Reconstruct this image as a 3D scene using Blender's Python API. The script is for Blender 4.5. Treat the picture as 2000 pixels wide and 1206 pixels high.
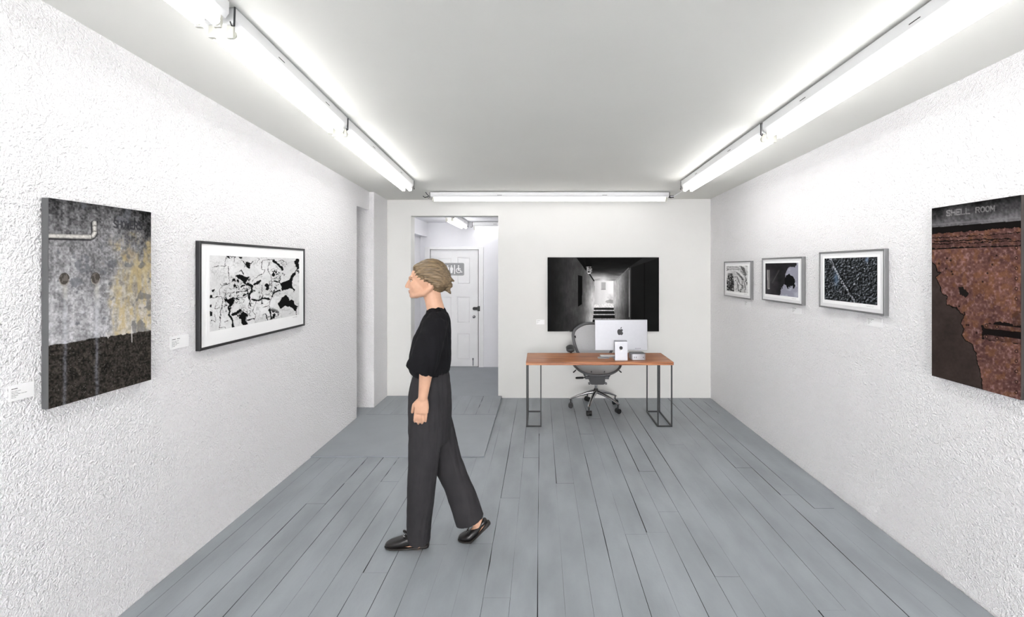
import bpy, bmesh, math, random
import numpy as np
from mathutils import Vector, Matrix

for o in list(bpy.data.objects): bpy.data.objects.remove(o)
SC = bpy.context.scene
COL = SC.collection
random.seed(7)

# ------------------------------------------------------------------ camera, world, exposure
F = 900.0            # focal length in pixels of the 2000 px wide frame
VX, VY = 1056.0, 523.0
H = 1.65             # eye height
cam_d = bpy.data.cameras.new('camera')
cam_d.sensor_width = 36.0
cam_d.lens = F / 2000 * 36
cam_d.shift_x = (1000 - VX) / 2000
cam_d.shift_y = -(603 - VY) / 2000
cam_d.clip_start = 0.05
cam = bpy.data.objects.new('camera', cam_d)
cam.location = (0, 0, H)
cam.rotation_euler = (math.pi / 2, 0, 0)
COL.objects.link(cam)
SC.camera = cam
SC.view_settings.view_transform = 'Standard'
SC.view_settings.look = 'None'
SC.view_settings.gamma = 1.0
SC.view_settings.use_curve_mapping = False
SC.view_settings.exposure = 1.27
TUBE = 5.0           # brightness of the fluorescent tubes
wd = bpy.data.worlds.new('world'); SC.world = wd; wd.use_nodes = True
wd.node_tree.nodes['Background'].inputs[0].default_value = (1.0, 0.975, 0.985, 1)
wd.node_tree.nodes['Background'].inputs[1].default_value = 9.0

# ------------------------------------------------------------------ helpers
def s2l(c):
    return tuple((v / 12.92 if v <= 0.04045 else ((v + 0.055) / 1.055) ** 2.4) for v in (x / 255 for x in c))

MATS = {}
def mat(name, rgb, rough=0.5, metal=0.0, var=0.0, vscale=8.0, bump=0.0, bscale=60.0, bdist=0.002,
        stretch=(1, 1, 1), emit=0.0, alpha=1.0, spec=0.5, rgb2=None, detail=4.0, coat=0.0):
    if name in MATS: return MATS[name]
    m = bpy.data.materials.new(name); m.use_nodes = True
    nt = m.node_tree; N = nt.nodes; L = nt.links
    b = N['Principled BSDF']
    c = s2l(rgb)
    b.inputs['Base Color'].default_value = (*c, 1)
    b.inputs['Roughness'].default_value = rough
    b.inputs['Metallic'].default_value = metal
    b.inputs['Specular IOR Level'].default_value = spec
    b.inputs['Coat Weight'].default_value = coat
    if alpha < 1: b.inputs['Alpha'].default_value = alpha
    tc = N.new('ShaderNodeTexCoord'); mp = N.new('ShaderNodeMapping')
    mp.inputs['Scale'].default_value = stretch
    L.new(tc.outputs['Object'], mp.inputs['Vector'])
    n1 = N.new('ShaderNodeTexNoise'); n1.inputs['Scale'].default_value = vscale; n1.inputs['Detail'].default_value = detail
    L.new(mp.outputs[0], n1.inputs['Vector'])
    cr = N.new('ShaderNodeValToRGB')
    v = max(var, 0.01)
    c2 = s2l(rgb2) if rgb2 else tuple(x * (1 - v) for x in c)
    cr.color_ramp.elements[0].color = (*c2, 1); cr.color_ramp.elements[0].position = 0.35
    cr.color_ramp.elements[1].color = (*[min(1, x * (1 + (0 if rgb2 else v * 0.5))) for x in c], 1); cr.color_ramp.elements[1].position = 0.65
    L.new(n1.outputs['Fac'], cr.inputs[0]); L.new(cr.outputs[0], b.inputs['Base Color'])
    if bump > 0:
        n2 = N.new('ShaderNodeTexNoise'); n2.inputs['Scale'].default_value = bscale; n2.inputs['Detail'].default_value = 3
        L.new(mp.outputs[0], n2.inputs['Vector'])
        bp = N.new('ShaderNodeBump'); bp.inputs['Strength'].default_value = bump; bp.inputs['Distance'].default_value = bdist
        L.new(n2.outputs['Fac'], bp.inputs['Height']); L.new(bp.outputs[0], b.inputs['Normal'])
    if emit > 0:
        b.inputs['Emission Color'].default_value = (1, 0.985, 0.975, 1)
        b.inputs['Emission Strength'].default_value = emit
    MATS[name] = m
    return m

ROOTM = {}
def link(o): COL.objects.link(o); return o
def thing(name, label, cat, loc=(0, 0, 0), rotz=0.0, group=None):
    o = bpy.data.objects.new(name, None); link(o)
    o.empty_display_size = 0.1
    o.location = loc; o.rotation_euler = (0, 0, rotz)
    o['label'] = label; o['category'] = cat
    if group: o['group'] = group
    ROOTM[o.name] = Matrix.Translation(Vector(loc)) @ Matrix.Rotation(rotz, 4, 'Z')
    return o
def root_of(o):
    while o.parent: o = o.parent
    return o
def tag(o, label=None, cat=None, group=None, kind=None):
    if label: o['label'] = label
    if cat: o['category'] = cat
    if group: o['group'] = group
    if kind: o['kind'] = kind
    return o
def mesh_obj(name, me, m, parent=None, smooth=False, angle=None):
    if parent is not None:
        r = root_of(parent)
        if r.name in ROOTM: me.transform(ROOTM[r.name].inverted())
    o = bpy.data.objects.new(name, me); link(o)
    if m and not me.materials: me.materials.append(m)
    if smooth:
        me.polygons.foreach_set('use_smooth', [True] * len(me.polygons))
        if angle: 
            try: me.set_sharp_from_angle(angle=angle)
            except Exception: pass
    if parent is not None: o.parent = parent
    return o
def obj(name, bm, m, parent=None, smooth=False, angle=None, bevel=0.0, kind=None):
    bmesh.ops.recalc_face_normals(bm, faces=bm.faces)
    me = bpy.data.meshes.new(name); bm.to_mesh(me); bm.free()
    o = mesh_obj(name, me, m, parent, smooth, angle)
    if bevel > 0:
        md = o.modifiers.new('bevel', 'BEVEL'); md.width = bevel; md.segments = 2; md.limit_method = 'ANGLE'
    if kind: o['kind'] = kind
    return o
def struct(name, bm, m, parent=None, **k):
    return obj(name, bm, m, parent, kind='structure', **k)
def BM(): return bmesh.new()
def box(bm, x0, x1, y0, y1, z0, z1):
    v = [bm.verts.new(p) for p in ((x0,y0,z0),(x1,y0,z0),(x1,y1,z0),(x0,y1,z0),(x0,y0,z1),(x1,y0,z1),(x1,y1,z1),(x0,y1,z1))]
    for f in ((0,3,2,1),(4,5,6,7),(0,1,5,4),(1,2,6,5),(2,3,7,6),(3,0,4,7)): bm.faces.new([v[i] for i in f])
    return v
def obox(bm, o, a, b, c):
    """box from corner o along the three edge vectors"""
    o, a, b, c = map(Vector, (o, a, b, c))
    v = [bm.verts.new(p) for p in (o, o+a, o+a+b, o+b, o+c, o+a+c, o+a+b+c, o+b+c)]
    for f in ((0,3,2,1),(4,5,6,7),(0,1,5,4),(1,2,6,5),(2,3,7,6),(3,0,4,7)): bm.faces.new([v[i] for i in f])
def frame(t):
    t = Vector(t).normalized()
    up = Vector((0, 0, 1)) if abs(t.z) < 0.9 else Vector((0, 1, 0))
    u = up.cross(t).normalized(); return t, u, t.cross(u).normalized()
def loft(bm, rings, n=16, cap=True):
    """rings: (centre, u vector, v vector)"""
    R = []
    for c, u, v in rings:
        c, u, v = Vector(c), Vector(u), Vector(v)
        R.append([bm.verts.new(c + u * math.cos(2*math.pi*i/n) + v * math.sin(2*math.pi*i/n)) for i in range(n)])
    for a, b in zip(R, R[1:]):
        for i in range(n): bm.faces.new((a[i], a[(i+1) % n], b[(i+1) % n], b[i]))
    if cap:
        bm.faces.new(R[0][::-1]); bm.faces.new(R[-1])
    return R
def limb(bm, pts, radii, n=14, flat=1.0, round_ends=True, axis=None):
    """tapering tube; flat scales the second radius"""
    P = [Vector(p) for p in pts]; rings = []; pu = None
    for i, p in enumerate(P):
        t = (P[min(i+1, len(P)-1)] - P[max(i-1, 0)])
        t, u, v = frame(t)
        if pu is not None: u = (pu - t * t.dot(pu)).normalized(); v = t.cross(u)
        pu = u
        if axis is not None:
            u = Vector(axis) - t * t.dot(Vector(axis)); u.normalize(); v = t.cross(u)
        r = radii[i]
        if round_ends and i == 0:
            for a in (80, 55, 28): 
                k = math.radians(a); rings.append((p - t * r * math.sin(k) * 0.9, u * r * math.cos(k), v * r * flat * math.cos(k)))
        rings.append((p, u * r, v * r * flat))
        if round_ends and i == len(P) - 1:
            for a in (28, 55, 80):
                k = math.radians(a); rings.append((p + t * r * math.sin(k) * 0.9, u * r * math.cos(k), v * r * flat * math.cos(k)))
    loft(bm, rings, n)
def cyl(bm, p0, p1, r, n=12, r1=None):
    t, u, v = frame(Vector(p1) - Vector(p0)); r1 = r if r1 is None else r1
    loft(bm, [(p0, u*r, v*r), (p1, u*r1, v*r1)], n)
def ell(bm, c, rx, ry, rz, seg=20, rings=12, rot=None):
    M = Matrix.Translation(Vector(c))
    if rot is not None: M = M @ rot
    M = M @ Matrix.Diagonal((rx, ry, rz, 1))
    bmesh.ops.create_uvsphere(bm, u_segments=seg, v_segments=rings, radius=1.0, matrix=M)
def catmull(P, k=6, closed=False):
    P = [Vector(p) for p in P]; n = len(P); out = []
    rng = range(n if closed else n - 1)
    for i in rng:
        if closed: p0, p1, p2, p3 = P[(i-1) % n], P[i], P[(i+1) % n], P[(i+2) % n]
        else: p0, p1, p2, p3 = P[max(i-1, 0)], P[i], P[i+1], P[min(i+2, n-1)]
        for j in range(k):
            t = j / k
            out.append(0.5 * ((2*p1) + (p2-p0)*t + (2*p0-5*p1+4*p2-p3)*t*t + (3*p1-p0-3*p2+p3)*t**3))
    if not closed: out.append(P[-1])
    return out
def tube(bm, pts, r, n=8, closed=False, ry=None):
    P = [Vector(p) for p in pts]; R = []
    ry = ry or r
    pu = None
    for i, p in enumerate(P):
        if closed: t = P[(i+1) % len(P)] - P[i-1]
        else: t = P[min(i+1, len(P)-1)] - P[max(i-1, 0)]
        t.normalize()
        if pu is None: t, u, v = frame(t)
        else:
            u = (pu - t * t.dot(pu)).normalized(); v = t.cross(u)
        pu = u
        R.append([bm.verts.new(p + u*r*math.cos(2*math.pi*j/n) + v*ry*math.sin(2*math.pi*j/n)) for j in range(n)])
    m = len(R)
    for i in range(m if closed else m-1):
        a, b = R[i], R[(i+1) % m]
        for j in range(n): bm.faces.new((a[j], a[(j+1) % n], b[(j+1) % n], b[j]))
    if not closed: bm.faces.new(R[0][::-1]); bm.faces.new(R[-1])
def extrude_poly(bm, pts2, to3, depth):
    """flat polygon (2-D points) mapped by to3(x, y, h) with h = 0..depth"""
    a = [bm.verts.new(to3(x, y, 0)) for x, y in pts2]; b = [bm.verts.new(to3(x, y, depth)) for x, y in pts2]
    n = len(a)
    bm.faces.new(a[::-1]); bm.faces.new(b)
    for i in range(n): bm.faces.new((a[i], a[(i+1) % n], b[(i+1) % n], b[i]))
def remesh(bm, voxel, smooth=3, fac=0.5):
    bmesh.ops.recalc_face_normals(bm, faces=bm.faces)
    me = bpy.data.meshes.new('tmp'); bm.to_mesh(me); bm.free()
    o = bpy.data.objects.new('tmp', me); link(o)
    md = o.modifiers.new('r', 'REMESH'); md.mode = 'VOXEL'; md.voxel_size = voxel; md.adaptivity = 0.0
    if smooth:
        sm = o.modifiers.new('s', 'SMOOTH'); sm.iterations = smooth; sm.factor = fac
    dg = bpy.context.evaluated_depsgraph_get(); dg.update()
    out = bpy.data.meshes.new_from_object(o.evaluated_get(dg))
    bpy.data.objects.remove(o); bpy.data.meshes.remove(me)
    return out
def copy_tree(o, parent=None):
    c = o.copy(); link(c)
    if parent is not None: c.parent = parent
    for ch in o.children: copy_tree(ch, c)
    return c
def WL(px, py, X=-1.996):
    """point of the left wall plane (y, z) seen at a pixel"""
    d = F * X / (px - VX); return d, H - (py - VY) * d / F
def WR(px, py): return WL(px, py, 2.148)

# ------------------------------------------------------------------ materials
def wall_mat(name, rgb, amp):
    m = bpy.data.materials.new(name); m.use_nodes = True
    nt = m.node_tree; N = nt.nodes; L = nt.links; b = N['Principled BSDF']
    b.inputs['Base Color'].default_value = (*s2l(rgb), 1); b.inputs['Roughness'].default_value = 0.75
    b.inputs['Specular IOR Level'].default_value = 0.25
    tc = N.new('ShaderNodeTexCoord')
    n0 = N.new('ShaderNodeTexNoise'); n0.inputs['Scale'].default_value = 46; n0.inputs['Detail'].default_value = 2.5; n0.inputs['Distortion'].default_value = 1.4
    v = N.new('ShaderNodeTexNoise'); v.inputs['Scale'].default_value = 105; v.inputs['Detail'].default_value = 1.5; v.inputs['Distortion'].default_value = 0.8
    L.new(tc.outputs['Object'], n0.inputs['Vector']); L.new(tc.outputs['Object'], v.inputs['Vector'])
    mx = N.new('ShaderNodeMath'); mx.operation = 'ADD'
    L.new(n0.outputs['Fac'], mx.inputs[0])
    mu = N.new('ShaderNodeMath'); mu.operation = 'MULTIPLY'; mu.inputs[1].default_value = 0.6
    L.new(v.outputs['Fac'], mu.inputs[0]); L.new(mu.outputs[0], mx.inputs[1])
    bp = N.new('ShaderNodeBump'); bp.inputs['Strength'].default_value = amp; bp.inputs['Distance'].default_value = 0.026
    L.new(mx.outputs[0], bp.inputs['Height']); L.new(bp.outputs[0], b.inputs['Normal'])
    return m
M_STUCCO = wall_mat('textured_plaster', (248, 247, 248), 0.75)
M_WALL = mat('smooth_wall_paint', (222, 222, 219), 0.7, var=0.02, vscale=2, bump=0.05, bscale=40, spec=0.3)
M_CEIL = mat('ceiling_paint', (226, 226, 221), 0.7, var=0.02, vscale=1.2, bump=0.08, bscale=6, bdist=0.01, spec=0.3)
M_CORR = mat('corridor_paint', (236, 236, 240), 0.7, var=0.02, vscale=3, spec=0.3)
M_FLOOR = mat('grey_floor_paint', (147, 153, 158), 0.45, var=0.15, vscale=5, bump=0.35, bscale=70, bdist=0.003, stretch=(1, 0.35, 1), detail=8)
M_FLOOR2 = mat('grey_sheet_paint', (146, 152, 157), 0.42, var=0.05, vscale=4, bump=0.2, bscale=60, bdist=0.002, detail=8)
M_GAP = mat('dark_gap', (22, 23, 25), 0.9)
M_LAMP = mat('lamp_housing_enamel', (232, 233, 234), 0.35, var=0.01)
M_TUBE = mat('lit_tube', (255, 255, 252), 0.3, emit=TUBE)
M_TUBE2 = mat('lit_tube_dimmer', (255, 255, 252), 0.3, emit=TUBE * 0.5)
M_HOLD = mat('lamp_holder_plastic', (214, 214, 204), 0.5)
M_BLACKM = mat('blackened_steel', (58, 60, 61), 0.45, metal=0.3, var=0.05, vscale=30)
M_BLACK = mat('black_plastic', (13, 13, 14), 0.45, var=0.1, vscale=30)
M_DGREY = mat('dark_grey_plastic', (48, 49, 51), 0.5, var=0.06, vscale=30)
M_CHROME = mat('polished_aluminium', (170, 170, 172), 0.22, metal=0.95, var=0.03, vscale=20)
M_ALU = mat('brushed_aluminium', (168, 169, 173), 0.38, metal=0.5, var=0.02, vscale=30)
M_WHITE = mat('white_card', (246, 246, 246), 0.6, var=0.01)
M_INK = mat('grey_ink', (120, 120, 120), 0.8)
M_INKB = mat('dark_ink', (50, 50, 50), 0.8)

def print_mat(name, rough=0.6, bump=0.0, bscale=90):
    m = bpy.data.materials.new(name); m.use_nodes = True
    nt = m.node_tree; N = nt.nodes; L = nt.links; b = N['Principled BSDF']
    b.inputs['Roughness'].default_value = 0.8; b.inputs['Specular IOR Level'].default_value = 0.08
    at = N.new('ShaderNodeAttribute'); at.attribute_name = 'paint'
    n = N.new('ShaderNodeTexNoise'); n.inputs['Scale'].default_value = bscale * 3; n.inputs['Detail'].default_value = 3
    tc = N.new('ShaderNodeTexCoord'); L.new(tc.outputs['Object'], n.inputs['Vector'])
    mr = N.new('ShaderNodeMapRange'); mr.inputs['To Min'].default_value = 0.82; mr.inputs['To Max'].default_value = 1.12
    L.new(n.outputs['Fac'], mr.inputs['Value'])
    mx = N.new('ShaderNodeVectorMath'); mx.operation = 'SCALE'
    L.new(at.outputs['Color'], mx.inputs[0]); L.new(mr.outputs[0], mx.inputs['Scale'])
    L.new(mx.outputs[0], b.inputs['Base Color'])
    return m
M_PRINT = print_mat('printed_picture')
# ------------------------------------------------------------------ the room
YF = 5.824           # far wall
YB = -6.0            # wall behind the camera
XL, XR = -1.996, 2.148
def ceilz(x, y):
    w = (x - XL) / (XR - XL)
    return (2.83 - 0.056 * y) * (1 - w) + (2.675 - 0.027 * y) * w

fl = BM(); box(fl, -2.6, 2.5, YB - 0.2, 6.0, -0.16, -0.022)
floor = struct('floor', fl, M_GAP)
# boards: every one a mesh of its own with slightly ragged edges
PW = 0.135
M_EDGE = mat('shaded_board_edge', (40, 38, 36), 0.9, var=0.1)  # board sides coloured near-black so the gaps look deep and shaded
def plank(x0, x1, y0, y1, parent, z=0.0, m=M_FLOOR, loose=1.0, zf=None):
    n = 7
    bm = BM(); top = []; bot = []
    wide = random.random() < 0.5 * loose
    for i in range(n + 1):
        y = y0 + (y1 - y0) * i / n
        j0 = random.uniform(0.0001, 0.0008) + (random.choice((0, 0.001, 0.0022, 0.0044)) if wide else 0)
        j1 = random.uniform(0.0, 0.0007)
        yy = y + (0.0005 if i == 0 else -0.0005 if i == n else 0)
        dz = 0 if zf is None else zf(yy)
        a = [(x0 + j0, yy, z + dz), (x1 - j1, yy, z + dz)]
        top.append([bm.verts.new(p) for p in a])
        bot.append([bm.verts.new((p[0], p[1], z + dz - 0.02)) for p in a])
    for i in range(n):
        a, b, c, d = top[i][0], top[i][1], top[i+1][1], top[i+1][0]
        bm.faces.new((a, b, c, d))
        bm.faces.new((bot[i][0], a, d, bot[i+1][0])); bm.faces.new((b, bot[i][1], bot[i+1][1], c))
    bm.faces.new((top[0][0], bot[0][0], bot[0][1], top[0][1])); bm.faces.new((top[n][1], bot[n][1], bot[n][0], top[n][0]))
    bm.faces.ensure_lookup_table()
    for f in bm.faces: f.material_index = 1 if abs(f.calc_center_median().z - z - (0 if zf is None else zf((y0 + y1) / 2))) > 0.006 else 0
    o = obj('plank', bm, m, parent); o.data.materials.append(M_EDGE)
    return o
fixed = {-2: [2.30], -1: [3.09], 4: [2.85], 6: [3.11]}
k0 = -15
for k in range(k0, 17):
    x0 = -0.017 + PW * k; x1 = x0 + PW
    x0c, x1c = max(x0, XL - 0.002), min(x1, XR + 0.002)
    if x1c - x0c < 0.01: continue
    yend = 4.03 if x1 < -0.51 else YF + 0.01
    cuts = [YB]
    for c in fixed.get(k, []): cuts.append(c)
    y = YB + random.uniform(0.8, 4.0)
    while y < yend - 0.4:
        if all(abs(y - c) > 0.5 for c in cuts): cuts.append(y)
        y += random.uniform(2.0, 4.2)
    cuts.append(yend); cuts.sort()
    for a, b in zip(cuts, cuts[1:]):
        plank(x0c, x1c, a, b, floor, z=random.uniform(-0.0006, 0.0006))

# left wall with its narrow recess
b = BM()
box(b, -2.3, XL, YB - 0.2, 5.0, -0.1, 2.99)
box(b, -2.3, -1.94, 5.36, YF, -0.1, 2.99)
box(b, -2.3, XL, 5.0, 5.36, 2.32, 2.99)
box(b, -2.5, -2.3, YB - 0.2, YF + 0.2, -0.1, 2.99)
struct('wall_left', b, M_STUCCO)
b = BM(); box(b, XR, XR + 0.2, YB - 0.2, YF + 0.2, -0.1, 2.99)
struct('wall_right', b, M_STUCCO)
b = BM(); box(b, -2.5, -1.85, YB - 0.3, YB, -0.1, 2.99); box(b, 2.0, XR + 0.2, YB - 0.3, YB, -0.1, 2.99)
box(b, -1.85, 2.0, YB - 0.3, YB, -0.1, 0.25); box(b, -1.85, 2.0, YB - 0.3, YB, 2.5, 2.99)
struct('wall_front', b, M_WALL)
# unseen shop window, added behind the viewer to fill the room with daylight
wn = BM()
for x in (-1.85, -0.60, 0.66, 1.94): box(wn, x, x + 0.06, YB - 0.2, YB - 0.12, 0.25, 2.5)
box(wn, -1.79, 1.94, YB - 0.2, YB - 0.12, 0.25, 0.31); box(wn, -1.79, 1.94, YB - 0.2, YB - 0.12, 2.44, 2.5)
struct('fill_window_1', wn, M_LAMP)
b = BM()
box(b, -2.3, -1.64, YF + 0.001, YF + 0.17, -0.1, 2.99)
box(b, -0.537, XR + 0.2, YF + 0.001, YF + 0.17, -0.1, 2.99)
box(b, -1.64, -0.537, YF + 0.001, YF + 0.17, 2.305, 2.99)
struct('wall_back', b, M_WALL)
# ceiling, sagging a little towards the back
b = BM(); nx, ny = 12, 20
g = [[b.verts.new((XL - 0.32 + (XR - XL + 0.34) * i / nx, YB - 0.02 + (YF + 0.04 - YB) * j / ny,
      ceilz(XL + (XR - XL) * i / nx, YB + (YF - YB) * j / ny))) for j in range(ny + 1)] for i in range(nx + 1)]
for i in range(nx):
    for j in range(ny): b.faces.new((g[i][j], g[i][j+1], g[i+1][j+1], g[i+1][j]))
top = [[b.verts.new((v.co.x, v.co.y, 3.05)) for v in (g[i][0], g[i][ny])] for i in (0, nx)]
b.faces.new((top[0][0], top[1][0], top[1][1], top[0][1]))
struct('ceiling', b, M_CEIL, smooth=False)

# corridor behind the opening
YC = 7.5
b = BM(); box(b, -2.2, -1.96, YF + 0.17, YC, -0.1, 2.7); struct('wall_corridor_left', b, M_CORR)
b = BM(); box(b, 0.35, 0.5, YF + 0.17, YC, -0.1, 2.7); struct('wall_corridor_right', b, M_CORR)
b = BM()
DX0, DX1, DZ1 = -1.80, -1.015, 1.945
box(b, -2.2, DX0 - 0.012, YC, YC + 0.15, -0.1, 2.7); box(b, DX1 + 0.012, 0.5, YC, YC + 0.15, -0.1, 2.7)
box(b, DX0 - 0.012, DX1 + 0.012, YC, YC + 0.15, DZ1 + 0.012, 2.7)
box(b, DX0 - 0.012, DX1 + 0.012, YC + 0.1, YC + 0.15, -0.1, DZ1 + 0.012)
struct('wall_corridor_back', b, M_CORR)
b = BM(); box(b, -2.2, 0.5, YF + 0.17, YC + 0.1, 2.38, 2.7); struct('ceiling_corridor', b, M_CORR)
b = BM(); box(b, -1.96, -1.845, YF + 0.17, YC, 2.15, 2.38); struct('trim_1', b, M_CORR, bevel=0.003)
b = BM(); box(b, -2.2, 0.5, YF + 0.172, YC + 0.1, -0.12, 0.03); box(b, -1.639, -0.538, YF - 0.005, YF + 0.172, -0.12, 0.03)
struct('floor_corridor', b, M_FLOOR2)

# painted sheet ramp up to the opening
t = thing('floor_ramp', 'grey painted low ramp on the boards leading up to the open passage', 'ramp', (-1.25, 4.0, 0))
rz = lambda y: 0.010 + (y - 4.0) * 0.020 / 1.82
b = BM()
x0, x1 = XL + 0.001, -0.492
v = [b.verts.new(p) for p in ((x0,4.0,0.001),(x1,4.0,0.001),(x1,5.10,0.001),(x0,5.10,0.001),(x0,4.0,rz(4.0)),(x1,4.0,rz(4.0)),(x1,5.10,rz(5.10)),(x0,5.10,rz(5.10)))]
for f in ((0,3,2,1),(4,5,6,7),(0,1,5,4),(1,2,6,5),(2,3,7,6),(3,0,4,7)): b.faces.new([v[i] for i in f])
obj('ramp_sheet', b, M_FLOOR2, t)
b = BM()
v = [b.verts.new(p) for p in ((-2.3,5.0,-0.01),(x0,5.0,-0.01),(x0,5.36,-0.01),(-2.3,5.36,-0.01),(-2.3,5.0,rz(5.1)),(x0,5.0,rz(5.1)),(x0,5.36,rz(5.2)),(-2.3,5.36,rz(5.2)))]
for f in ((0,3,2,1),(4,5,6,7),(0,1,5,4),(1,2,6,5),(2,3,7,6),(3,0,4,7)): b.faces.new([v[i] for i in f])
box(b, x0, -1.936, 5.103, 5.358, 0.0, rz(5.1))
obj('recess_board', b, M_FLOOR2, t)
b = BM(); box(b, x1 - 0.02, x1, 5.103, YF - 0.006, 0.0, 0.02); box(b, x0 + 0.07, x1 - 0.02, 5.103, 5.13, -0.0, 0.004)
obj('ramp_edge', b, M_FLOOR2, t)
xs = -1.935
while xs < -0.5:
    xe = min(xs + PW, x1)
    if x1 - xe < 0.04: xe = x1
    plank(xs, xe, 5.103, YF - 0.006, t, m=M_FLOOR, loose=0.6, zf=lambda y: rz(y))
    if xe >= x1: break
    xs = xe

# door in the corridor
d1 = thing('door_1', 'white six-panel door closed at the end of the passage', 'door', (-1.41, YC, 0.03))
d1['kind'] = 'structure'; del d1['category']
M_DOOR = mat('door_paint', (236, 236, 237), 0.45, var=0.02, vscale=6, bump=0.06, bscale=50)
M_DGAP = mat('door_gap', (60, 60, 60), 0.9)
b = BM()
yd = YC + 0.02
w = DX1 - DX0
px = lambda p: (p - VX) * (yd) / F
pz = lambda p: H - (p - VY) * (yd) / F
cols = [(px(856), px(883)), (px(892), px(919))]
rows = [(pz(556), pz(503)), (pz(632), pz(579)), (pz(703), pz(651))]
X0, X1, Z0, Z1 = DX0 + 0.004, DX1 - 0.004, 0.036, DZ1 - 0.004
box(b, X0, X1, yd + 0.014, yd + 0.04, Z0, Z1)
xs_ = [X0, cols[0][0], cols[0][1], cols[1][0], cols[1][1], X1]
zs_ = [Z0, rows[2][0], rows[2][1], rows[1][0], rows[1][1], rows[0][0], rows[0][1], Z1]
for i in (0, 2, 4): box(b, xs_[i], xs_[i+1], yd, yd + 0.014, Z0, Z1)
for i in (1, 3):
    for j in (0, 2, 4, 6): box(b, xs_[i], xs_[i+1], yd, yd + 0.014, zs_[j], zs_[j+1])
obj('door_leaf', b, M_DOOR, d1)
for c in cols:
    for r in rows:
        b = BM()
        a = 0.022
        o1 = [(c[0], yd + 0.013, r[0]), (c[1], yd + 0.013, r[0]), (c[1], yd + 0.013, r[1]), (c[0], yd + 0.013, r[1])]
        i1 = [(c[0]+a, yd + 0.003, r[0]+a), (c[1]-a, yd + 0.003, r[0]+a), (c[1]-a, yd + 0.003, r[1]-a), (c[0]+a, yd + 0.003, r[1]-a)]
        i0 = [(c[0]+a*0.7, yd + 0.012, r[0]+a*0.7), (c[1]-a*0.7, yd + 0.012, r[0]+a*0.7), (c[1]-a*0.7, yd + 0.012, r[1]-a*0.7), (c[0]+a*0.7, yd + 0.012, r[1]-a*0.7)]
        vo, vm, vi = [[b.verts.new(p) for p in q] for q in (o1, i0, i1)]
        for k in range(4):
            b.faces.new((vo[k], vo[(k+1) % 4], vm[(k+1) % 4], vm[k])); b.faces.new((vm[k], vm[(k+1) % 4], vi[(k+1) % 4], vi[k]))
        b.faces.new(vi)
        obj('door_panel', b, M_DOOR, d1)
b = BM()
box(b, DX0 - 0.085, DX0, YC - 0.018, YC + 0.002, 0.03, DZ1 + 0.04); box(b, DX1 + 0.006, DX1 + 0.085, YC - 0.018, YC + 0.002, 0.03, DZ1 + 0.04)
box(b, DX0, DX1 + 0.006, YC - 0.018, YC + 0.002, DZ1, DZ1 + 0.04)
obj('door_frame', b, M_DOOR, d1, bevel=0.003)
b = BM(); box(b, DX1 - 0.004, DX1 + 0.006, YC - 0.002, YC + 0.09, 0.03, DZ1)
obj('door_gap_strip', b, M_DGAP, d1)
lx, lz = px(929), pz(603)
b = BM()
cyl(b, (lx - 0.022, yd - 0.02, lz), (lx - 0.022, yd + 0.002, lz), 0.026, 16)
box(b, lx - 0.02, lx + 0.035, yd - 0.022, yd + 0.002, lz - 0.024, lz + 0.024)
lk = obj('door_lock', b, M_BLACK, d1, bevel=0.003)
b = BM(); box(b, lx + 0.038, lx + 0.075, YC - 0.034, YC - 0.017, lz - 0.038, lz + 0.042); box(b, lx + 0.03, lx + 0.062, YC - 0.04, YC - 0.03, lz - 0.012, lz + 0.012)
obj('lock_keeper', b, M_DGREY, lk, bevel=0.002)
kx, kz = px(926), pz(619)
b = BM(); cyl(b, (kx, yd - 0.005, kz), (kx, yd + 0.001, kz), 0.024, 16); cyl(b, (kx, yd - 0.03, kz), (kx, yd, kz), 0.009, 10); ell(b, (kx, yd - 0.042, kz), 0.022, 0.017, 0.022, 14, 8)
obj('door_knob', b, M_CHROME, d1, smooth=True)
bx, bz = px(924), pz(708)
b = BM(); box(b, bx - 0.012, bx + 0.012, yd - 0.008, yd, bz - 0.05, bz + 0.07); cyl(b, (bx, yd - 0.012, bz - 0.06), (bx, yd - 0.012, bz + 0.05), 0.006, 8)
obj('door_bolt', b, M_ALU, d1)
b = BM(); 
for q in (0.045, 0.062): cyl(b, (bx, yd - 0.02, bz + q), (bx, yd - 0.006, bz + q), 0.007, 8)
obj('bolt_stud', b, M_BLACK, d1)

# washroom sign
sx0, sx1, sz0, sz1 = px(867.5), px(906.5), pz(538.5), pz(514)
sg = thing('washroom_sign', 'grey rounded washroom sign with two figures and a wheelchair symbol on the white door', 'sign', ((sx0+sx1)/2, yd, sz0))
def rrect(x0, x1, y0, y1, r, n=5):
    out = []
    for cx, cy, a in ((x1-r, y1-r, 0), (x0+r, y1-r, 90), (x0+r, y0+r, 180), (x1-r, y0+r, 270)):
        for i in range(n + 1):
            k = math.radians(a + 90 * i / n); out.append((cx + r * math.cos(k), cy + r * math.sin(k)))
    return out
ys = yd - 0.0005
to3 = lambda x, y, h: (x, ys - h, y)
b = BM(); extrude_poly(b, rrect(sx0, sx1, sz0, sz1, 0.022), to3, 0.003)
obj('sign_plate', b, mat('sign_grey', (150, 151, 152), 0.5), sg)
b = BM()
g1, g2 = rrect(sx0 + .007, sx1 - .007, sz0 + .007, sz1 - .007, .017), rrect(sx0 + .0105, sx1 - .0105, sz0 + .0105, sz1 - .0105, .014)
va = [b.verts.new(to3(x, y, .0035)) for x, y in g1]; vb = [b.verts.new(to3(x, y, .0035)) for x, y in g2]
for i in range(len(va)): b.faces.new((va[i], va[(i+1) % len(va)], vb[(i+1) % len(va)], vb[i]))
obj('sign_border', b, mat('sign_border', (176, 177, 178), 0.5), sg)
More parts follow.
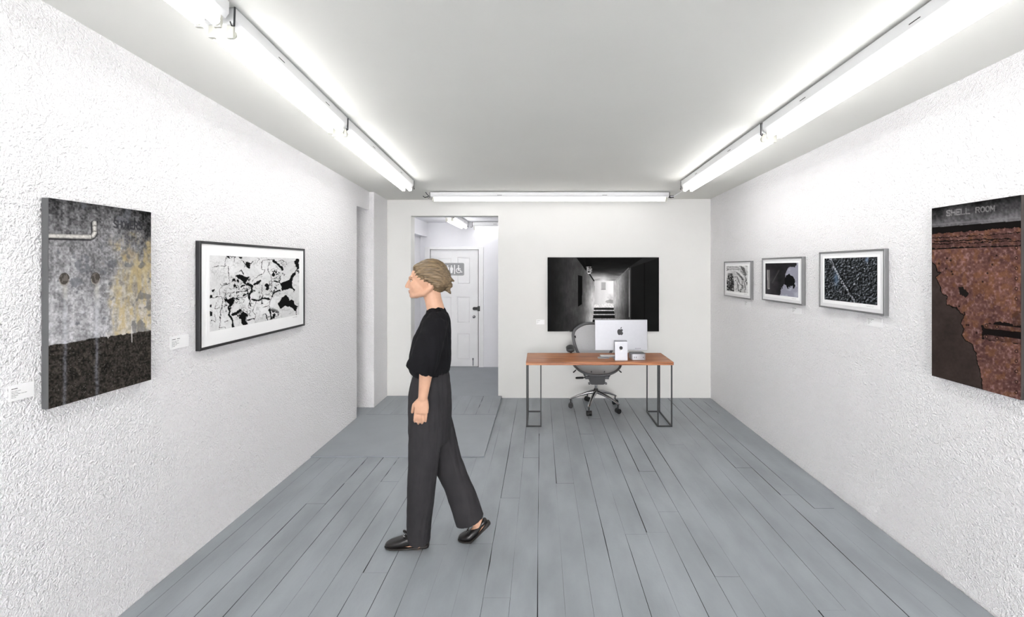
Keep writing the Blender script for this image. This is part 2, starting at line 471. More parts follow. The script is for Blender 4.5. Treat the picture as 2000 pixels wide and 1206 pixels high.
# pictograms in the crop's own coordinates (scale 30.15 px per photo px)
def sgn(x, y): return (px(860 + x / 30.15), pz(505 + y / 30.15))
def sgnp(pts): return [sgn(*p) for p in pts]
MW = mat('sign_white', (240, 240, 240), 0.5)
def sign_shape(name, polys, rings=()):
    b = BM()
    for i, p in enumerate(polys): extrude_poly(b, sgnp(p), to3, 0.0042 + i * 0.00006)
    return obj(name, b, MW, sg)
circ = lambda x, y, r, n=14: [(x + r * math.cos(2*math.pi*i/n), y + r * math.sin(2*math.pi*i/n)) for i in range(n)]
sign_shape('man_symbol', [circ(430, 450, 44), [(350, 515), (515, 515), (525, 540), (510, 690), (485, 700), (480, 875), (435, 875), (432, 720), (425, 875), (378, 875), (372, 700), (340, 690), (335, 560)]])
sign_shape('woman_symbol', [circ(657, 450, 44), [(605, 510), (715, 510), (765, 620), (735, 740), (715, 870), (610, 870), (598, 740), (570, 620)]])
sign_shape('divider_bar', [[(815, 380), (870, 380), (870, 925), (815, 915)]])
wc = BM()
extrude_poly(wc, sgnp(circ(1075, 445, 42)), to3, 0.0042)
extrude_poly(wc, sgnp([(1040, 505), (1110, 505), (1115, 580), (1200, 580), (1200, 625), (1115, 625), (1115, 665), (1210, 675), (1250, 790), (1300, 780), (1300, 830), (1235, 850), (1170, 725), (1025, 718)]), to3, 0.00428)
arc = [(1080 + 165 * math.cos(math.radians(a)), 710 + 160 * math.sin(math.radians(a))) for a in range(20, 250, 12)]
arci = [(1080 + 118 * math.cos(math.radians(a)), 710 + 114 * math.sin(math.radians(a))) for a in range(20, 250, 12)]
for i in range(len(arc) - 1): extrude_poly(wc, sgnp([arc[i], arc[i+1], arci[i+1], arci[i]]), to3, 0.0041)
obj('wheelchair_symbol', wc, MW, sg)

# ------------------------------------------------------------------ fluorescent fixtures
def fixture(p0, p1, side, label, group, cz=ceilz, width=0.125, hh=0.068, nt=2, mt=None, ends=(True, True)):
    """p0, p1: (x, y) of the inner top edge; side = direction (unit, horizontal) from the inner edge across the housing"""
    z0, z1 = cz(*p0), cz(*p1)
    a = Vector((p0[0], p0[1], z0 - 0.008)); e = Vector((p1[0], p1[1], z1 - 0.008)); s = Vector((side[0], side[1], 0))
    t = (e - a); Ln = t.length; t.normalize(); s = (s - t * s.dot(t)).normalized(); n = s.cross(t); 
    if n.z > 0: n = -n
    m = (a + e) / 2 + s * width / 2
    r = thing('fluorescent_light', label, 'ceiling light', (m.x, m.y, m.z), 0, group)
    b = BM()
    # trapezoid channel
    prof = [(0.0, 0.0), (width, 0.0), (width, hh * 0.72), (width * 0.9, hh), (width * 0.1, hh), (0.0, hh * 0.72)]
    A = [b.verts.new(a + s * u + n * v) for u, v in prof]; B = [b.verts.new(e + s * u + n * v) for u, v in prof]
    for i in range(6): b.faces.new((A[i], A[(i+1) % 6], B[(i+1) % 6], B[i]))
    b.faces.new(A); b.faces.new(B[::-1])
    obx = obj('housing', b, M_LAMP, r)
    b = BM(); obox(b, a + s * width * 0.3 + t * 0.1 - n * 0.016, t * (Ln - 0.2), s * width * 0.4, n * 0.0165)
    obj('mounting_plate', b, M_LAMP, r)
    for q in (0.28, 0.72):
        b = BM(); obox(b, a + t * Ln * q - s * 0.0008 + n * 0.03, t * 0.055, s * 0.001, n * 0.004)
        obj('housing_slot', b, M_DGREY, r)
    us = [width * 0.22, width * 0.78] if nt == 2 else [width * 0.5]
    for u in us:
        c0 = a + s * u + n * (hh + 0.028) + t * 0.03; c1 = e + s * u + n * (hh + 0.028) - t * 0.03
        b = BM(); cyl(b, c0, c1, 0.0185, 14); 
        obj('tube', b, mt or M_TUBE, r, smooth=True, angle=1.0)
        for q, dr in ((c0, -1), (c1, 1)):
            b = BM()
            obox(b, q + t * dr * 0.002 - s * 0.014 - n * 0.03, t * dr * 0.016, s * 0.028, n * 0.052)
            cyl(b, q - t * dr * 0.006, q + t * dr * 0.006, 0.0192, 12)
            obj('tube_holder', b, M_HOLD, r, bevel=0.002)
    for flag, q, dr in ((ends[0], a, -1), (ends[1], e, 1)):
        if flag:
            b = BM(); cyl(b, q + t * dr * 0.004 + n * 0.0, q + t * dr * 0.004 + n * (hh + 0.01), 0.004, 6)
            tube(b, [q + t * dr * 0.004 + n * (hh + 0.01), q + t * dr * 0.02 + n * (hh + 0.018), q + t * dr * 0.03 + n * (hh + 0.006)], 0.003, 6)
            obj('end_wire', b, M_DGREY, r)
    return r
gL, gR = 'fluorescent lights above the left wall', 'fluorescent lights above the right wall'
fixture((-1.278, 3.06), (-1.317, 4.78), (-1, 0), 'double-tube ceiling light above the left wall, the one nearest the back wall', gL)
fixture((-1.232, 1.86), (-1.276, 3.04), (-1, 0), 'double-tube ceiling light above the left wall, second one from the back wall', gL, ends=(True, False))
fixture((-1.21, 0.12), (-1.23, 1.82), (-1, 0), 'double-tube ceiling light above the left wall, nearest the viewer at the top edge', gL, ends=(False, False))
fixture((1.445, 3.03), (1.445, 4.74), (1, 0), 'double-tube ceiling light above the right wall, the one nearest the back wall', gR)
fixture((1.445, 1.27), (1.445, 3.0), (1, 0), 'double-tube ceiling light above the right wall, nearest the viewer', gR, ends=(True, False))
fixture((1.445, -0.5), (1.445, 1.24), (1, 0), 'double-tube ceiling light above the viewer, right side', gR, ends=(False, False))
fixture((-1.28, 5.34), (1.49, 5.34), (0, 1), 'long fluorescent light running across the ceiling along the back wall', 'fluorescent light along the back wall', width=0.11, hh=0.05, nt=1, mt=M_TUBE2)
cc = lambda x, y: 2.38
gc = 'fluorescent lights in the passage'
fixture((-1.14, 6.05), (-1.14, 7.22), (-1, 0), 'double-tube ceiling light running towards the white door in the passage', gc, cz=cc)
fixture((-1.08, 7.3), (0.1, 7.3), (0, 1), 'ceiling light running crosswise above the white door in the passage', gc, cz=cc, mt=M_TUBE2, nt=1)
# wiring between the fixtures
cw = thing('lamp_cable', 'thin white conduit joining the back light to the right-hand light', 'cable', (1.5, 5.1, ceilz(1.5, 5.1)))
zc = lambda x, y, d=0.03: (x, y, ceilz(x, y) - d)
b = BM(); tube(b, [zc(1.50, 5.38, .05), zc(1.545, 5.33, .055), zc(1.58, 5.1, .03), zc(1.55, 4.85, .02), zc(1.51, 4.76, .03)], 0.006, 8); obj('conduit', b, M_LAMP, cw, smooth=True)
b = BM(); obox(b, zc(1.49, 5.37, .065), (0.055, -0.02, 0), (0.01, 0.03, 0), (0, 0, 0.025)); obj('connector', b, M_BLACK, cw)
cw = thing('lamp_cable', 'short wire clip on the ceiling at the left end of the back light', 'cable', (-1.33, 5.36, ceilz(-1.33, 5.36)))
b = BM(); tube(b, [zc(-1.30, 5.38, .045), zc(-1.32, 5.37, .03), zc(-1.34, 5.36, .001)], 0.004, 8); tube(b, [zc(-1.30, 5.36, .05), zc(-1.34, 5.33, .07), zc(-1.36, 5.32, .055)], 0.005, 8)
obj('wire', b, M_DGREY, cw, smooth=True)
# ------------------------------------------------------------------ pictures: printed colours painted per vertex
RT = np.random.RandomState(3).rand(256, 256)
def vn(x, y, s, seed=0):
    x = x * s + seed * 17.3; y = y * s + seed * 9.7
    xi = np.floor(x).astype(int); yi = np.floor(y).astype(int); fx = x - xi; fy = y - yi
    fx = fx * fx * (3 - 2 * fx); fy = fy * fy * (3 - 2 * fy)
    g = lambda a, b: RT[(a) & 255, (b) & 255]
    return (g(xi, yi) * (1-fx) + g(xi+1, yi) * fx) * (1-fy) + (g(xi, yi+1) * (1-fx) + g(xi+1, yi+1) * fx) * fy
def fbm(x, y, s, o=4, seed=0):
    r = 0; a = 0.5; t = 0
    for i in range(o): r = r + a * vn(x, y, s * 2**i, seed + i * 3); t += a; a *= 0.5
    return r / t
def poly(X, Y, P):
    c = np.zeros(X.shape, bool); n = len(P)
    for i in range(n):
        x0, y0 = P[i]; x1, y1 = P[(i+1) % n]
        if y0 == y1: continue
        m = ((y0 > Y) != (y1 > Y)) & (X < (x1 - x0) * (Y - y0) / (y1 - y0) + x0); c ^= m
    return c
def segd(X, Y, P):
    d = np.full(X.shape, 1e9)
    for (x0, y0), (x1, y1) in zip(P, P[1:]):
        dx, dy = x1 - x0, y1 - y0; l = max(dx*dx + dy*dy, 1e-9)
        t = np.clip(((X-x0)*dx + (Y-y0)*dy) / l, 0, 1)
        d = np.minimum(d, np.hypot(X - x0 - t*dx, Y - y0 - t*dy))
    return d
def sst(a, b, x): t = np.clip((x - a) / (b - a), 0, 1); return t * t * (3 - 2 * t)
def mixc(C, col, m):
    m = np.asarray(m, float)[..., None]; return C * (1 - m) + np.asarray(col, float) * m
def homog(Q):
    """unit square (u right, v down) -> quad Q (TL, TR, BR, BL)"""
    A = []; B = []
    for (u, v), (x, y) in zip(((0,0),(1,0),(1,1),(0,1)), Q):
        A.append([u, v, 1, 0, 0, 0, -u*x, -v*x]); B.append(x)
        A.append([0, 0, 0, u, v, 1, -u*y, -v*y]); B.append(y)
    h = np.linalg.solve(np.array(A, float), np.array(B, float))
    return lambda u, v: ((h[0]*u + h[1]*v + h[2]) / (h[6]*u + h[7]*v + 1), (h[3]*u + h[4]*v + h[5]) / (h[6]*u + h[7]*v + 1))
def picture(name, TL, TR, BR, BL, nx, ny, Q, painter, parent):
    u, v = np.meshgrid(np.linspace(0, 1, nx), np.linspace(0, 1, ny))
    X, Y = homog(Q)(u, v)
    C = np.clip(painter(X, Y, u, v), 0, 255) / 255
    lin = np.where(C <= 0.04045, C / 12.92, ((C + 0.055) / 1.055) ** 2.4)
    TL, TR, BR, BL = [np.array(p, float) for p in (TL, TR, BR, BL)]
    U = u[..., None]; V = v[..., None]
    P = (TL * (1-U) + TR * U) * (1-V) + (BL * (1-U) + BR * U) * V
    me = bpy.data.meshes.new(name)
    i = np.arange(nx * ny).reshape(ny, nx)
    q = np.stack([i[:-1, :-1], i[1:, :-1], i[1:, 1:], i[:-1, 1:]], -1).reshape(-1, 4)
    me.vertices.add(nx * ny); me.vertices.foreach_set('co', P.reshape(-1).astype(np.float32))
    me.loops.add(q.size); me.loops.foreach_set('vertex_index', q.reshape(-1).astype(np.int32))
    me.polygons.add(len(q)); me.polygons.foreach_set('loop_start', np.arange(0, q.size, 4, dtype=np.int32))
    me.update(calc_edges=True)
    at = me.color_attributes.new('paint', 'FLOAT_COLOR', 'POINT')
    rgba = np.ones((nx * ny, 4), np.float32); rgba[:, :3] = lin.reshape(-1, 3)
    at.data.foreach_set('color', rgba.reshape(-1))
    return mesh_obj(name, me, M_PRINT, parent)

LET = {'S': [[(1,.1),(.7,0),(.2,0),(0,.2),(.15,.42),(.85,.58),(1,.8),(.8,1),(.25,1),(0,.88)]], 'H': [[(0,0),(0,1)],[(1,0),(1,1)],[(0,.5),(1,.5)]],
       'O': [[(.5,0),(.1,.15),(0,.5),(.1,.85),(.5,1),(.9,.85),(1,.5),(.9,.15),(.5,0)]], 'W': [[(0,0),(.25,1),(.5,.3),(.75,1),(1,0)]],
       'E': [[(1,0),(0,0),(0,1),(1,1)],[(0,.5),(.8,.5)]], 'R': [[(0,1),(0,0),(.75,0),(1,.2),(.8,.48),(0,.5)],[(.5,.5),(1,1)]],
       'L': [[(0,0),(0,1),(1,1)]], 'M': [[(0,1),(0,0),(.5,.7),(1,0),(1,1)]]}
def lettering(X, Y, word, p0, p1, h, lw, gap=0.35):
    """word along the line p0-p1 (top-left to top-right), letters h tall downwards"""
    n = len(word); m = np.zeros(X.shape)
    for k, ch in enumerate(word):
        if ch == ' ': continue
        a, b_ = k / n, (k + 1 - gap) / n
        for st in LET[ch]:
            P = [(p0[0] + (p1[0]-p0[0]) * (a + (b_-a) * x), p0[1] + (p1[1]-p0[1]) * (a + (b_-a) * x) + h * y) for x, y in st]
            m = np.maximum(m, 1 - sst(lw * 0.6, lw * 1.2, segd(X, Y, P)))
    return m

# --- 1: stained concrete wall with pipe and the word SHOWERS
def paint_showers(X, Y, u, v):
    a = fbm(u, v * 1.7, 5, 5, 1); b_ = fbm(u, v * 1.7, 24, 4, 2); s = fbm(u * 3, v * .5, 9, 4, 5); fi = fbm(u, v * 1.7, 70, 2, 9)
    base = np.interp(v.ravel(), [0, .05, .2, .4, .6, .7], [70, 96, 126, 142, 170, 182]).reshape(v.shape)
    g = base + (a - .5) * 70 + (b_ - .5) * 62 + (s - .5) * 55 + (fi - .5) * 80
    g -= 38 * sst(.6, 1, u) * sst(.35, .05, v)
    C = np.stack([g * 1.0, g * .995, g * 1.01], -1)
    yl = sst(.52, .62, u + (a - .5) * .5) * sst(.14, .25, v + (b_ - .5) * .2)
    C = mixc(C, (190, 166, 112), yl * sst(.38, .66, fbm(u * 1.6, v, 16, 5, 11)) * .6)
    C = mixc(C, (196, 178, 138), sst(.5, .66, u + (a - .5) * .35) * sst(.2, .4, v) * .34 * (.5 + b_))
    yl2 = sst(.40, .5, u) * sst(.5, .25, v) * sst(.15, .22, v)
    C = mixc(C, (150, 130, 95), yl2 * sst(.5, .7, a) * .5)
    C = mixc(C, (205, 205, 210), sst(.6, .75, b_) * sst(.3, .6, v) * .5)
    C = mixc(C, (88, 90, 96), sst(.6, .7, fbm(u, v * 1.7, 12, 4, 21)) * .55)
    for (cx, cy) in ((325, 478), (487, 485)):
        st = np.exp(-((X - cx - 6) / 11.0) ** 2) * sst(cy + 8, cy + 60, Y)
        C = mixc(C, (178, 160, 120), st * .45 * sst(cy + 170, cy, Y)); C = mixc(C, (205, 207, 214), st * .45)
    # dark dado
    yb = 815 - (X - 247) * 45 / 526 + (b_ - .5) * 14
    low = sst(-2, 3, Y - yb)
    gd = 46 + (fi - .5) * 60 + (b_ - .5) * 36
    D = np.stack([gd * 1.08, gd, gd * .92], -1)
    for cx in (330, 492):
        D = mixc(D, (135, 138, 150), np.exp(-((X - cx + (a - .5) * 20) / 9.0) ** 2) * .55 * (0.4 + fi))
    D = mixc(D, (150, 148, 145), sst(.78, .88, fbm(u, v * 1.7, 110, 2, 31)) * .6)
    C = C * (1 - low[..., None]) + D * low[..., None]
    drip = 1 - sst(1.5, 3.5, segd(X, Y, [(672, 745), (674, 825)])); C = mixc(C, (215, 213, 210), drip * .8)
    drip = 1 - sst(2, 5, segd(X, Y, [(540, 770), (552, 795)])); C = mixc(C, (215, 213, 210), drip * .8)
    # two round vents
    for (cx, cy, rx, ry) in ((327, 478, 27, 33), (487, 485, 24, 32)):
        r = np.hypot((X - cx) / rx, (Y - cy) / ry)
        C = mixc(C, (62, 58, 54), sst(1.05, .95, r)); C = mixc(C, (112, 106, 100), sst(.95, .85, r) * (.25 + .6 * (fbm(u, v, 60, 2, 4) > .5)))
        C = mixc(C, (150, 145, 140), (np.abs(r - .92) < .08) & (Y > cy))
    # pipe with elbow
    P = [(230, 247), (462, 268), (476, 262), (484, 248), (482, 196)]
    C = mixc(C, (30, 30, 32), sst(19, 14, segd(X + 3, Y - 4, P)) * .75); d = segd(X, Y, P)
    hl = 150 + 60 * np.clip(1 - np.abs(d) / 11, 0, 1) + (fi - .5) * 60
    pm = sst(12.5, 10, d); C = C * (1 - pm[..., None]) + np.stack([hl, hl * .985, hl * .96], -1) * pm[..., None]
    for q in ([(466, 255), (468, 284)], [(470, 240), (497, 240)], [(471, 212), (496, 212)]): C = mixc(C, (80, 78, 76), sst(3, 1.5, segd(X, Y, q)) * .8)
    L_ = lettering(X, Y, 'SHOWERS', (583, 190), (730, 212), 37, 3.4, 0.22)
    C = mixc(C, (40, 40, 44), L_ * np.clip(.6 + .5 * b_, 0, 1) * .85)
    return C
# --- 2: cracked white paint
def warp(X, Y, s, a, seed=0):
    return X + (fbm(X, Y, s, 3, seed) - .5) * a, Y + (fbm(X, Y, s, 3, seed + 5) - .5) * a
def paint_cracks(X, Y, u, v):
    g = 226 + (fbm(X, Y, .006, 3, 1) - .5) * 40 + (fbm(X, Y, .08, 2, 2) - .5) * 18
    C = np.stack([g, g, g], -1)
    Xw, Yw = warp(X, Y, .03, 26, 7); Xw, Yw = warp(Xw, Yw, .11, 10, 3)
    blob = [[(1222,335),(1200,338),(1185,360),(1195,390),(1203,430),(1185,455),(1160,470),(1140,500),(1120,525),(1075,535),(1068,560),(1078,605),(1110,595),(1150,590),(1170,600),(1182,628),(1180,590),(1168,560),(1160,530),(1172,500),(1192,480),(1205,440),(1222,420)],
      [(1040,710),(1060,700),(1075,655),(1110,645),(1130,660),(1142,682),(1170,680),(1185,720),(1215,735),(1205,770),(1195,778),(1160,750),(1130,735),(1090,730),(1070,758),(1052,745)],
      [(665,445),(700,440),(740,455),(795,465),(772,490),(765,522),(738,522),(715,485),(690,475)],
      [(755,330),(775,322),(800,338),(812,355),(806,388),(785,382),(762,372)], [(565,645),(600,658),(645,632),(652,690),(620,735),(588,700)],
      [(700,800),(740,780),(775,800),(765,850),(768,895),(735,900),(722,870),(702,840)], [(425,570),(468,550),(445,590)], [(412,612),(440,615),(435,645),(412,650)],
      [(412,705),(440,708),(432,730),(412,732)], [(412,765),(438,775),(440,815),(415,822)], [(935,545),(950,532),(968,560),(960,598),(940,585)], [(990,455),(1010,430),(1030,462),(995,470)],
      [(700,270),(725,275),(712,292),(698,288)], [(575,258),(600,262),(612,275),(585,278)], [(1010,790),(1025,800),(1010,838),(985,848)],[(640,470),(665,478),(635,515)]]
    dark = np.zeros(X.shape)
    for p in blob: dark = np.maximum(dark, poly(Xw, Yw, p))
    thick = [([(785,525),(812,550),(812,590),(795,612),(790,660)], 11), ([(832,535),(885,508)], 11), ([(600,720),(605,800),(632,860),(642,915)], 10), ([(640,805),(700,765)], 13),
      ([(820,665),(870,685),(915,662)], 9), ([(930,660),(965,670)], 9), ([(990,650),(1010,610),(1060,600)], 6), ([(1010,345),(1050,375),(1090,420)], 8), ([(1010,515),(1060,530)], 6),
      ([(790,330),(815,345),(828,322)], 5), ([(700,410),(720,395),(740,440)], 6), ([(780,850),(840,840)], 5), ([(940,800),(960,850)], 5), ([(975,760),(990,850)], 6), ([(1210,440),(1215,460)], 4), ([(800,680),(790,710)], 6), ([(720,545),(750,540)],9)]
    for p, w in thick: dark = np.maximum(dark, sst(w + 1, w - 2, segd(Xw, Yw, p)))
    thin = [[(600,262),(660,268),(655,320)], [(575,270),(565,320),(560,350),(605,360),(602,440),(610,510),(545,530),(515,560),(512,625),(545,655),(540,710),(525,760),(512,870),(503,940)],
      [(520,510),(535,530)], [(440,360),(500,342),(560,355)], [(412,640),(470,640),(512,628)], [(470,690),(468,745),(520,735)], [(460,790),(465,870),(418,850)], [(505,925),(565,920),(562,940)],
      [(555,870),(600,865)], [(720,310),(755,350),(750,380)], [(905,345),(930,320),(990,320),(1030,350),(1080,340),(1115,350),(1120,385)], [(905,345),(900,400),(930,410),(925,440),(860,470),(820,500)],
      [(970,345),(960,400),(985,470),(990,560),(975,600),(1000,640),(970,690),(968,735),(985,790)], [(905,540),(910,710)], [(1000,490),(1070,490),(1060,520)], [(680,600),(750,595),(800,560)], [(545,640),(600,600),(660,605)],
      [(670,640),(740,650),(780,630)], [(850,690),(830,780),(850,830)], [(920,745),(960,720)], [(775,780),(770,895)], [(860,300),(880,310),(862,335)], [(950,830),(1050,810),(1040,775)], [(1200,770),(1203,808)], [(640,560),(700,560),(680,530)]]
    for p in thin: dark = np.maximum(dark, sst(3.0, 1.2, segd(Xw, Yw, p)) * .95)
    # busy flaking in the middle
    mid = np.exp(-(((X - 700) / 190) ** 2 + ((Y - 640) / 200) ** 2)) + .7 * np.exp(-(((X - 1030) / 110) ** 2 + ((Y - 480) / 170) ** 2)) + .5 * np.exp(-(((X - 1000) / 90) ** 2 + ((Y - 800) / 60) ** 2))
    rd = np.abs(fbm(Xw, Yw, .022, 4, 40) - .5)
    dark = np.maximum(dark, sst(.022, .006, rd) * sst(.35, .7, mid)); dark = np.maximum(dark, sst(.66, .70, fbm(Xw, Yw, .035, 4, 60)) * sst(.25, .6, mid))
    C = mixc(C, (176, 176, 176), sst(.03, .01, np.abs(fbm(Xw, Yw, .015, 3, 80) - .5)) * .5)
    return mixc(C, (12, 12, 12), dark)
# --- 3: stair at the end of a dark concrete passage (crop scale 7.538)
def paint_stairs(X, Y, u, v):
    n = fbm(X, Y, .006, 5, 3); nf = fbm(X * 2, Y * .5, .03, 3, 6); fi = fbm(X, Y, .08, 2, 1)
    lw = 22 + 42 * sst(225, 650, X) + 150 * sst(560, 910, X) ** 3 * (0.45 + .55 * sst(100, 600, Y)) ; lw = lw * (.6 + .5 * n + .25 * nf)
    C = np.stack([lw] * 3, -1)
    ceil = poly(X, Y, [(640, 20), (1640, 20), (1240, 372), (905, 372)])
    cg = (34 + 150 * sst(120, 385, Y) ** 1.6) * (.55 + .9 * fbm(X * .5, Y * 2, .012, 4, 9)) * (1 - .6 * sst(350, 30, Y)); cm = ceil
    C = np.where(cm[..., None], np.stack([cg] * 3, -1), C)
    rw = poly(X, Y, [(1190, 372), (1240, 372), (1420, 170), (1425, 1120), (1240, 1120), (1190, 700)])
    rg = (200 - 130 * sst(1195, 1420, X)) * (.55 + .55 * n + .3 * nf) * (1 - .25 * sst(500, 1100, Y))
    C = np.where(rw[..., None], np.stack([rg] * 3, -1), C)
    dk = poly(X, Y, [(1425, 165), (1640, 20), (1870, 20), (1870, 1120), (1425, 1120)])
    dg = np.where(X < 1465, 70 * (1 - sst(1425, 1465, X)) + 18, 17 + 8 * n); dg = np.where(np.abs(X - 1648) < 9, 4, dg); dg = np.where(Y < 185 - (X - 1420) * .35, 26 + 20 * n, dg)
    C = np.where(dk[..., None], np.stack([dg] * 3, -1), C)
    C = mixc(C, (215, 215, 215), sst(4, 1, segd(X, Y, [(1215, 375), (1415, 180)])) * .45)
    end = poly(X, Y, [(915, 372), (1192, 372), (1192, 715), (920, 715)])
    eg = 228 + 27 * sst(1000, 1180, X) - 60 * sst(.55, .8, n) - 25 * sst(1000, 915, X)
    C = np.where(end[..., None], np.stack([eg] * 3, -1), C)
    C = mixc(C, (182, 182, 182), poly(X, Y, [(1012, 392), (1076, 392), (1076, 497), (1012, 497)])); C = mixc(C, (90, 90, 90), sst(5, 2, segd(X, Y, [(1012, 497), (1076, 497)])))
    C = mixc(C, (120, 120, 120), poly(X, Y, [(1060, 700), (1085, 660), (1140, 645), (1185, 650), (1185, 700)]) * .5 * (n > .45))
    lft = lambda y: 920 - (y - 715) * 30 / 280
    rgt = lambda y: 1190 + (y - 715) * 28 / 220
    st = [(715, 762, 240), (762, 800, 40), (800, 812, 215), (812, 858, 38), (858, 872, 200), (872, 925, 34), (925, 940, 190), (940, 1000, 22), (1000, 1012, 120), (1012, 1120, 18)]
    for y0, y1, g in st:
        m = (Y >= y0) & (Y < y1) & (X > lft(Y) - 8) & (X < rgt(Y))
        C = np.where(m[..., None], np.stack([g * (.8 + .4 * fi)] * 3, -1), C)
    C = mixc(C, (10, 10, 10), poly(X, Y, [(672, 285), (736, 300), (730, 712), (670, 752)]))
    C = mixc(C, (8, 8, 8), sst(26, 18, segd(X, Y, [(680, 30), (740, 110), (790, 190)])) * .9); C = mixc(C, (20, 20, 20), sst(11, 7, segd(X, Y, [(790, 190), (840, 270), (905, 368)])))
    C = mixc(C, (6, 6, 6), poly(X, Y, [(785, 30), (870, 60), (876, 150), (785, 160)]))
    cage = poly(X, Y, [(790, 160), (872, 160), (872, 240), (845, 266), (805, 262)]); grid = ((np.abs((X - 790) % 21 - 10) > 6) | (np.abs((Y - 160) % 26 - 13) > 9))
    C = mixc(C, (30, 30, 30), cage); C = mixc(C, (185, 185, 185), cage & grid & (fi > .42)); C = mixc(C, (240, 240, 240), sst(9, 3, segd(X, Y, [(815, 258), (850, 258)])) )
    return C
# --- 4, 5, 6: the three small prints (crop scale 5.556)
def paint_rubble(X, Y, u, v):
    n = fbm(X, Y, .03, 4, 2); f = fbm(X, Y, .15, 3, 4)
    g = 205 + 70 * (n - .4) + (f - .5) * 60
    C = np.stack([g] * 3, -1)
    r = np.hypot(X - 190, (Y - 520) * .8); st = np.sin(r / 6.5 + 6 * n)
    C = mixc(C, (60, 60, 60), sst(.35, .9, st) * sst(.4, .6, f) * sst(230, 330, X + (Y - 300) * .2) * .75)
    for rr in (150, 172, 200): C = mixc(C, (95, 95, 95), sst(5, 2, np.abs(np.hypot(X - 215, (Y - 500) * 1.0) - rr)) * (X < 330) * (Y < 460) * .7 * (n > .42))
    C = mixc(C, (70, 70, 70), poly(X, Y, [(278, 318), (318, 325), (350, 410), (335, 430), (300, 360)]) * (.4 + .5 * f))
    C = mixc(C, (110, 110, 110), poly(X, Y, [(235, 380), (270, 400), (330, 480), (300, 470), (240, 400)]) * .8)
    C = mixc(C, (40, 40, 40), poly(X, Y, [(137, 470), (155, 405), (195, 402), (212, 450), (215, 618), (137, 612)]) * sst(.30, .55, f + (n - .5) * .6))
    for (a, b_) in ((225,445),(265,600),(300,470),(345,480),(330,560),(350,510),(228,485),(150,360)): C = mixc(C, (25, 25, 25), sst(7, 3, np.hypot(X - a, Y - b_)))
    for P in ([(245, 440), (275, 520), (310, 560)], [(245, 500), (262, 610)], [(290, 440), (320, 500), (330, 550)], [(270, 430), (300, 440)]): C = mixc(C, (80, 80, 80), sst(6, 2, segd(X, Y, P)) * .7)
    C = mixc(C, (245, 245, 245), sst(345, 365, X) * .8)
    return C
def paint_torn(X, Y, u, v):
    n = fbm(X, Y, .02, 4, 2); f = fbm(X, Y, .12, 2, 4); Xw, Yw = warp(X, Y, .05, 18, 3)
    g = 24 + 22 * n + 30 * sst(720, 560, X) * sst(300, 420, Y)
    C = np.stack([g, g * .97, g * 1.02], -1)
    C = mixc(C, (68, 66, 66), poly(X, Y, [(620, 520), (695, 365), (710, 365), (640, 530)]) * .5); C = mixc(C, (95, 95, 98), sst(3, 1, segd(X, Y, [(630, 520), (705, 375)])) * .5)
    gr = poly(Xw, Yw, [(882, 270), (925, 270), (925, 700), (708, 700), (728, 565), (738, 585), (745, 545), (770, 520), (768, 465), (768, 420), (782, 370), (800, 345), (830, 325), (868, 332), (888, 300)])
    C = mixc(C, (150, 150, 163), gr); C = mixc(C, (175, 175, 188), gr * sst(.5, .7, n))
    hd = poly(Xw, Yw, [(785, 425), (815, 405), (850, 440), (874, 490), (866, 575), (850, 575), (846, 545), (820, 550), (818, 590), (811, 555), (797, 590), (792, 555), (762, 530), (760, 470)])
    C = mixc(C, (14, 14, 16), hd)
    C = mixc(C, (112, 110, 108), poly(X, Y, [(579, 372), (606, 372), (606, 590), (580, 595)])); C = mixc(C, (170, 168, 165), poly(X, Y, [(579, 372), (586, 372), (588, 592), (580, 595)])); C = mixc(C, (150, 148, 145), poly(X, Y, [(580, 583), (606, 580), (606, 592), (580, 596)]))
    return C
def paint_rust_dark(X, Y, u, v):
    n = fbm(X, Y, .006, 3, 2); f = fbm(X, Y, .05, 3, 4); f2 = fbm(X + Y * .4, Y - X * .3, .11, 2, 8)
    e = (fbm(X + 4, Y + 4, .06, 3, 4) - fbm(X - 4, Y - 4, .06, 3, 4))
    g = 40 + 240 * np.clip(e, -.12, .4) + (f2 - .5) * 60
    C = np.stack([g * .96, g * 1.0, g * 1.06], -1)
    C = mixc(C, (120, 150, 185), np.exp(-((X - 1335) / 28.) ** 2 - ((Y - 470) / 80.) ** 2) * .55)
    C = mixc(C, (140, 160, 190), np.exp(-((X - 1660) / 18.) ** 2 - ((Y - 250) / 35.) ** 2) * .7)
    C = mixc(C, (190, 195, 200), sst(.68, .8, f2) * sst(.45, .6, f) * .7)
    line = [(1298, 262), (1375, 430), (1465, 580), (1545, 700)]; Xs = np.interp(Y, [262, 430, 580, 700], [1298, 1375, 1465, 1545])
    C = mixc(C, (195, 198, 205), np.exp(-((X - Xs + 22) / 16.) ** 2) * sst(.42, .6, f2) * .8)
    C = mixc(C, (6, 7, 10), sst(6, 3, segd(X, Y, line)))
    C = mixc(C, (8, 8, 10), poly(X, Y, [(1455, 548), (1475, 555), (1510, 538), (1485, 570), (1482, 600), (1468, 575)])); C = mixc(C, (8, 8, 10), poly(X, Y, [(1425, 598), (1450, 605), (1462, 612), (1440, 640), (1428, 625)]))
    for (a, b_) in ((1632,348),(1665,288),(1560,468),(1525,525),(1385,470),(1415,520),(1450,585),(1325,365)): C = mixc(C, (215, 220, 225), sst(8, 3, np.hypot(X - a, Y - b_)))
    return C
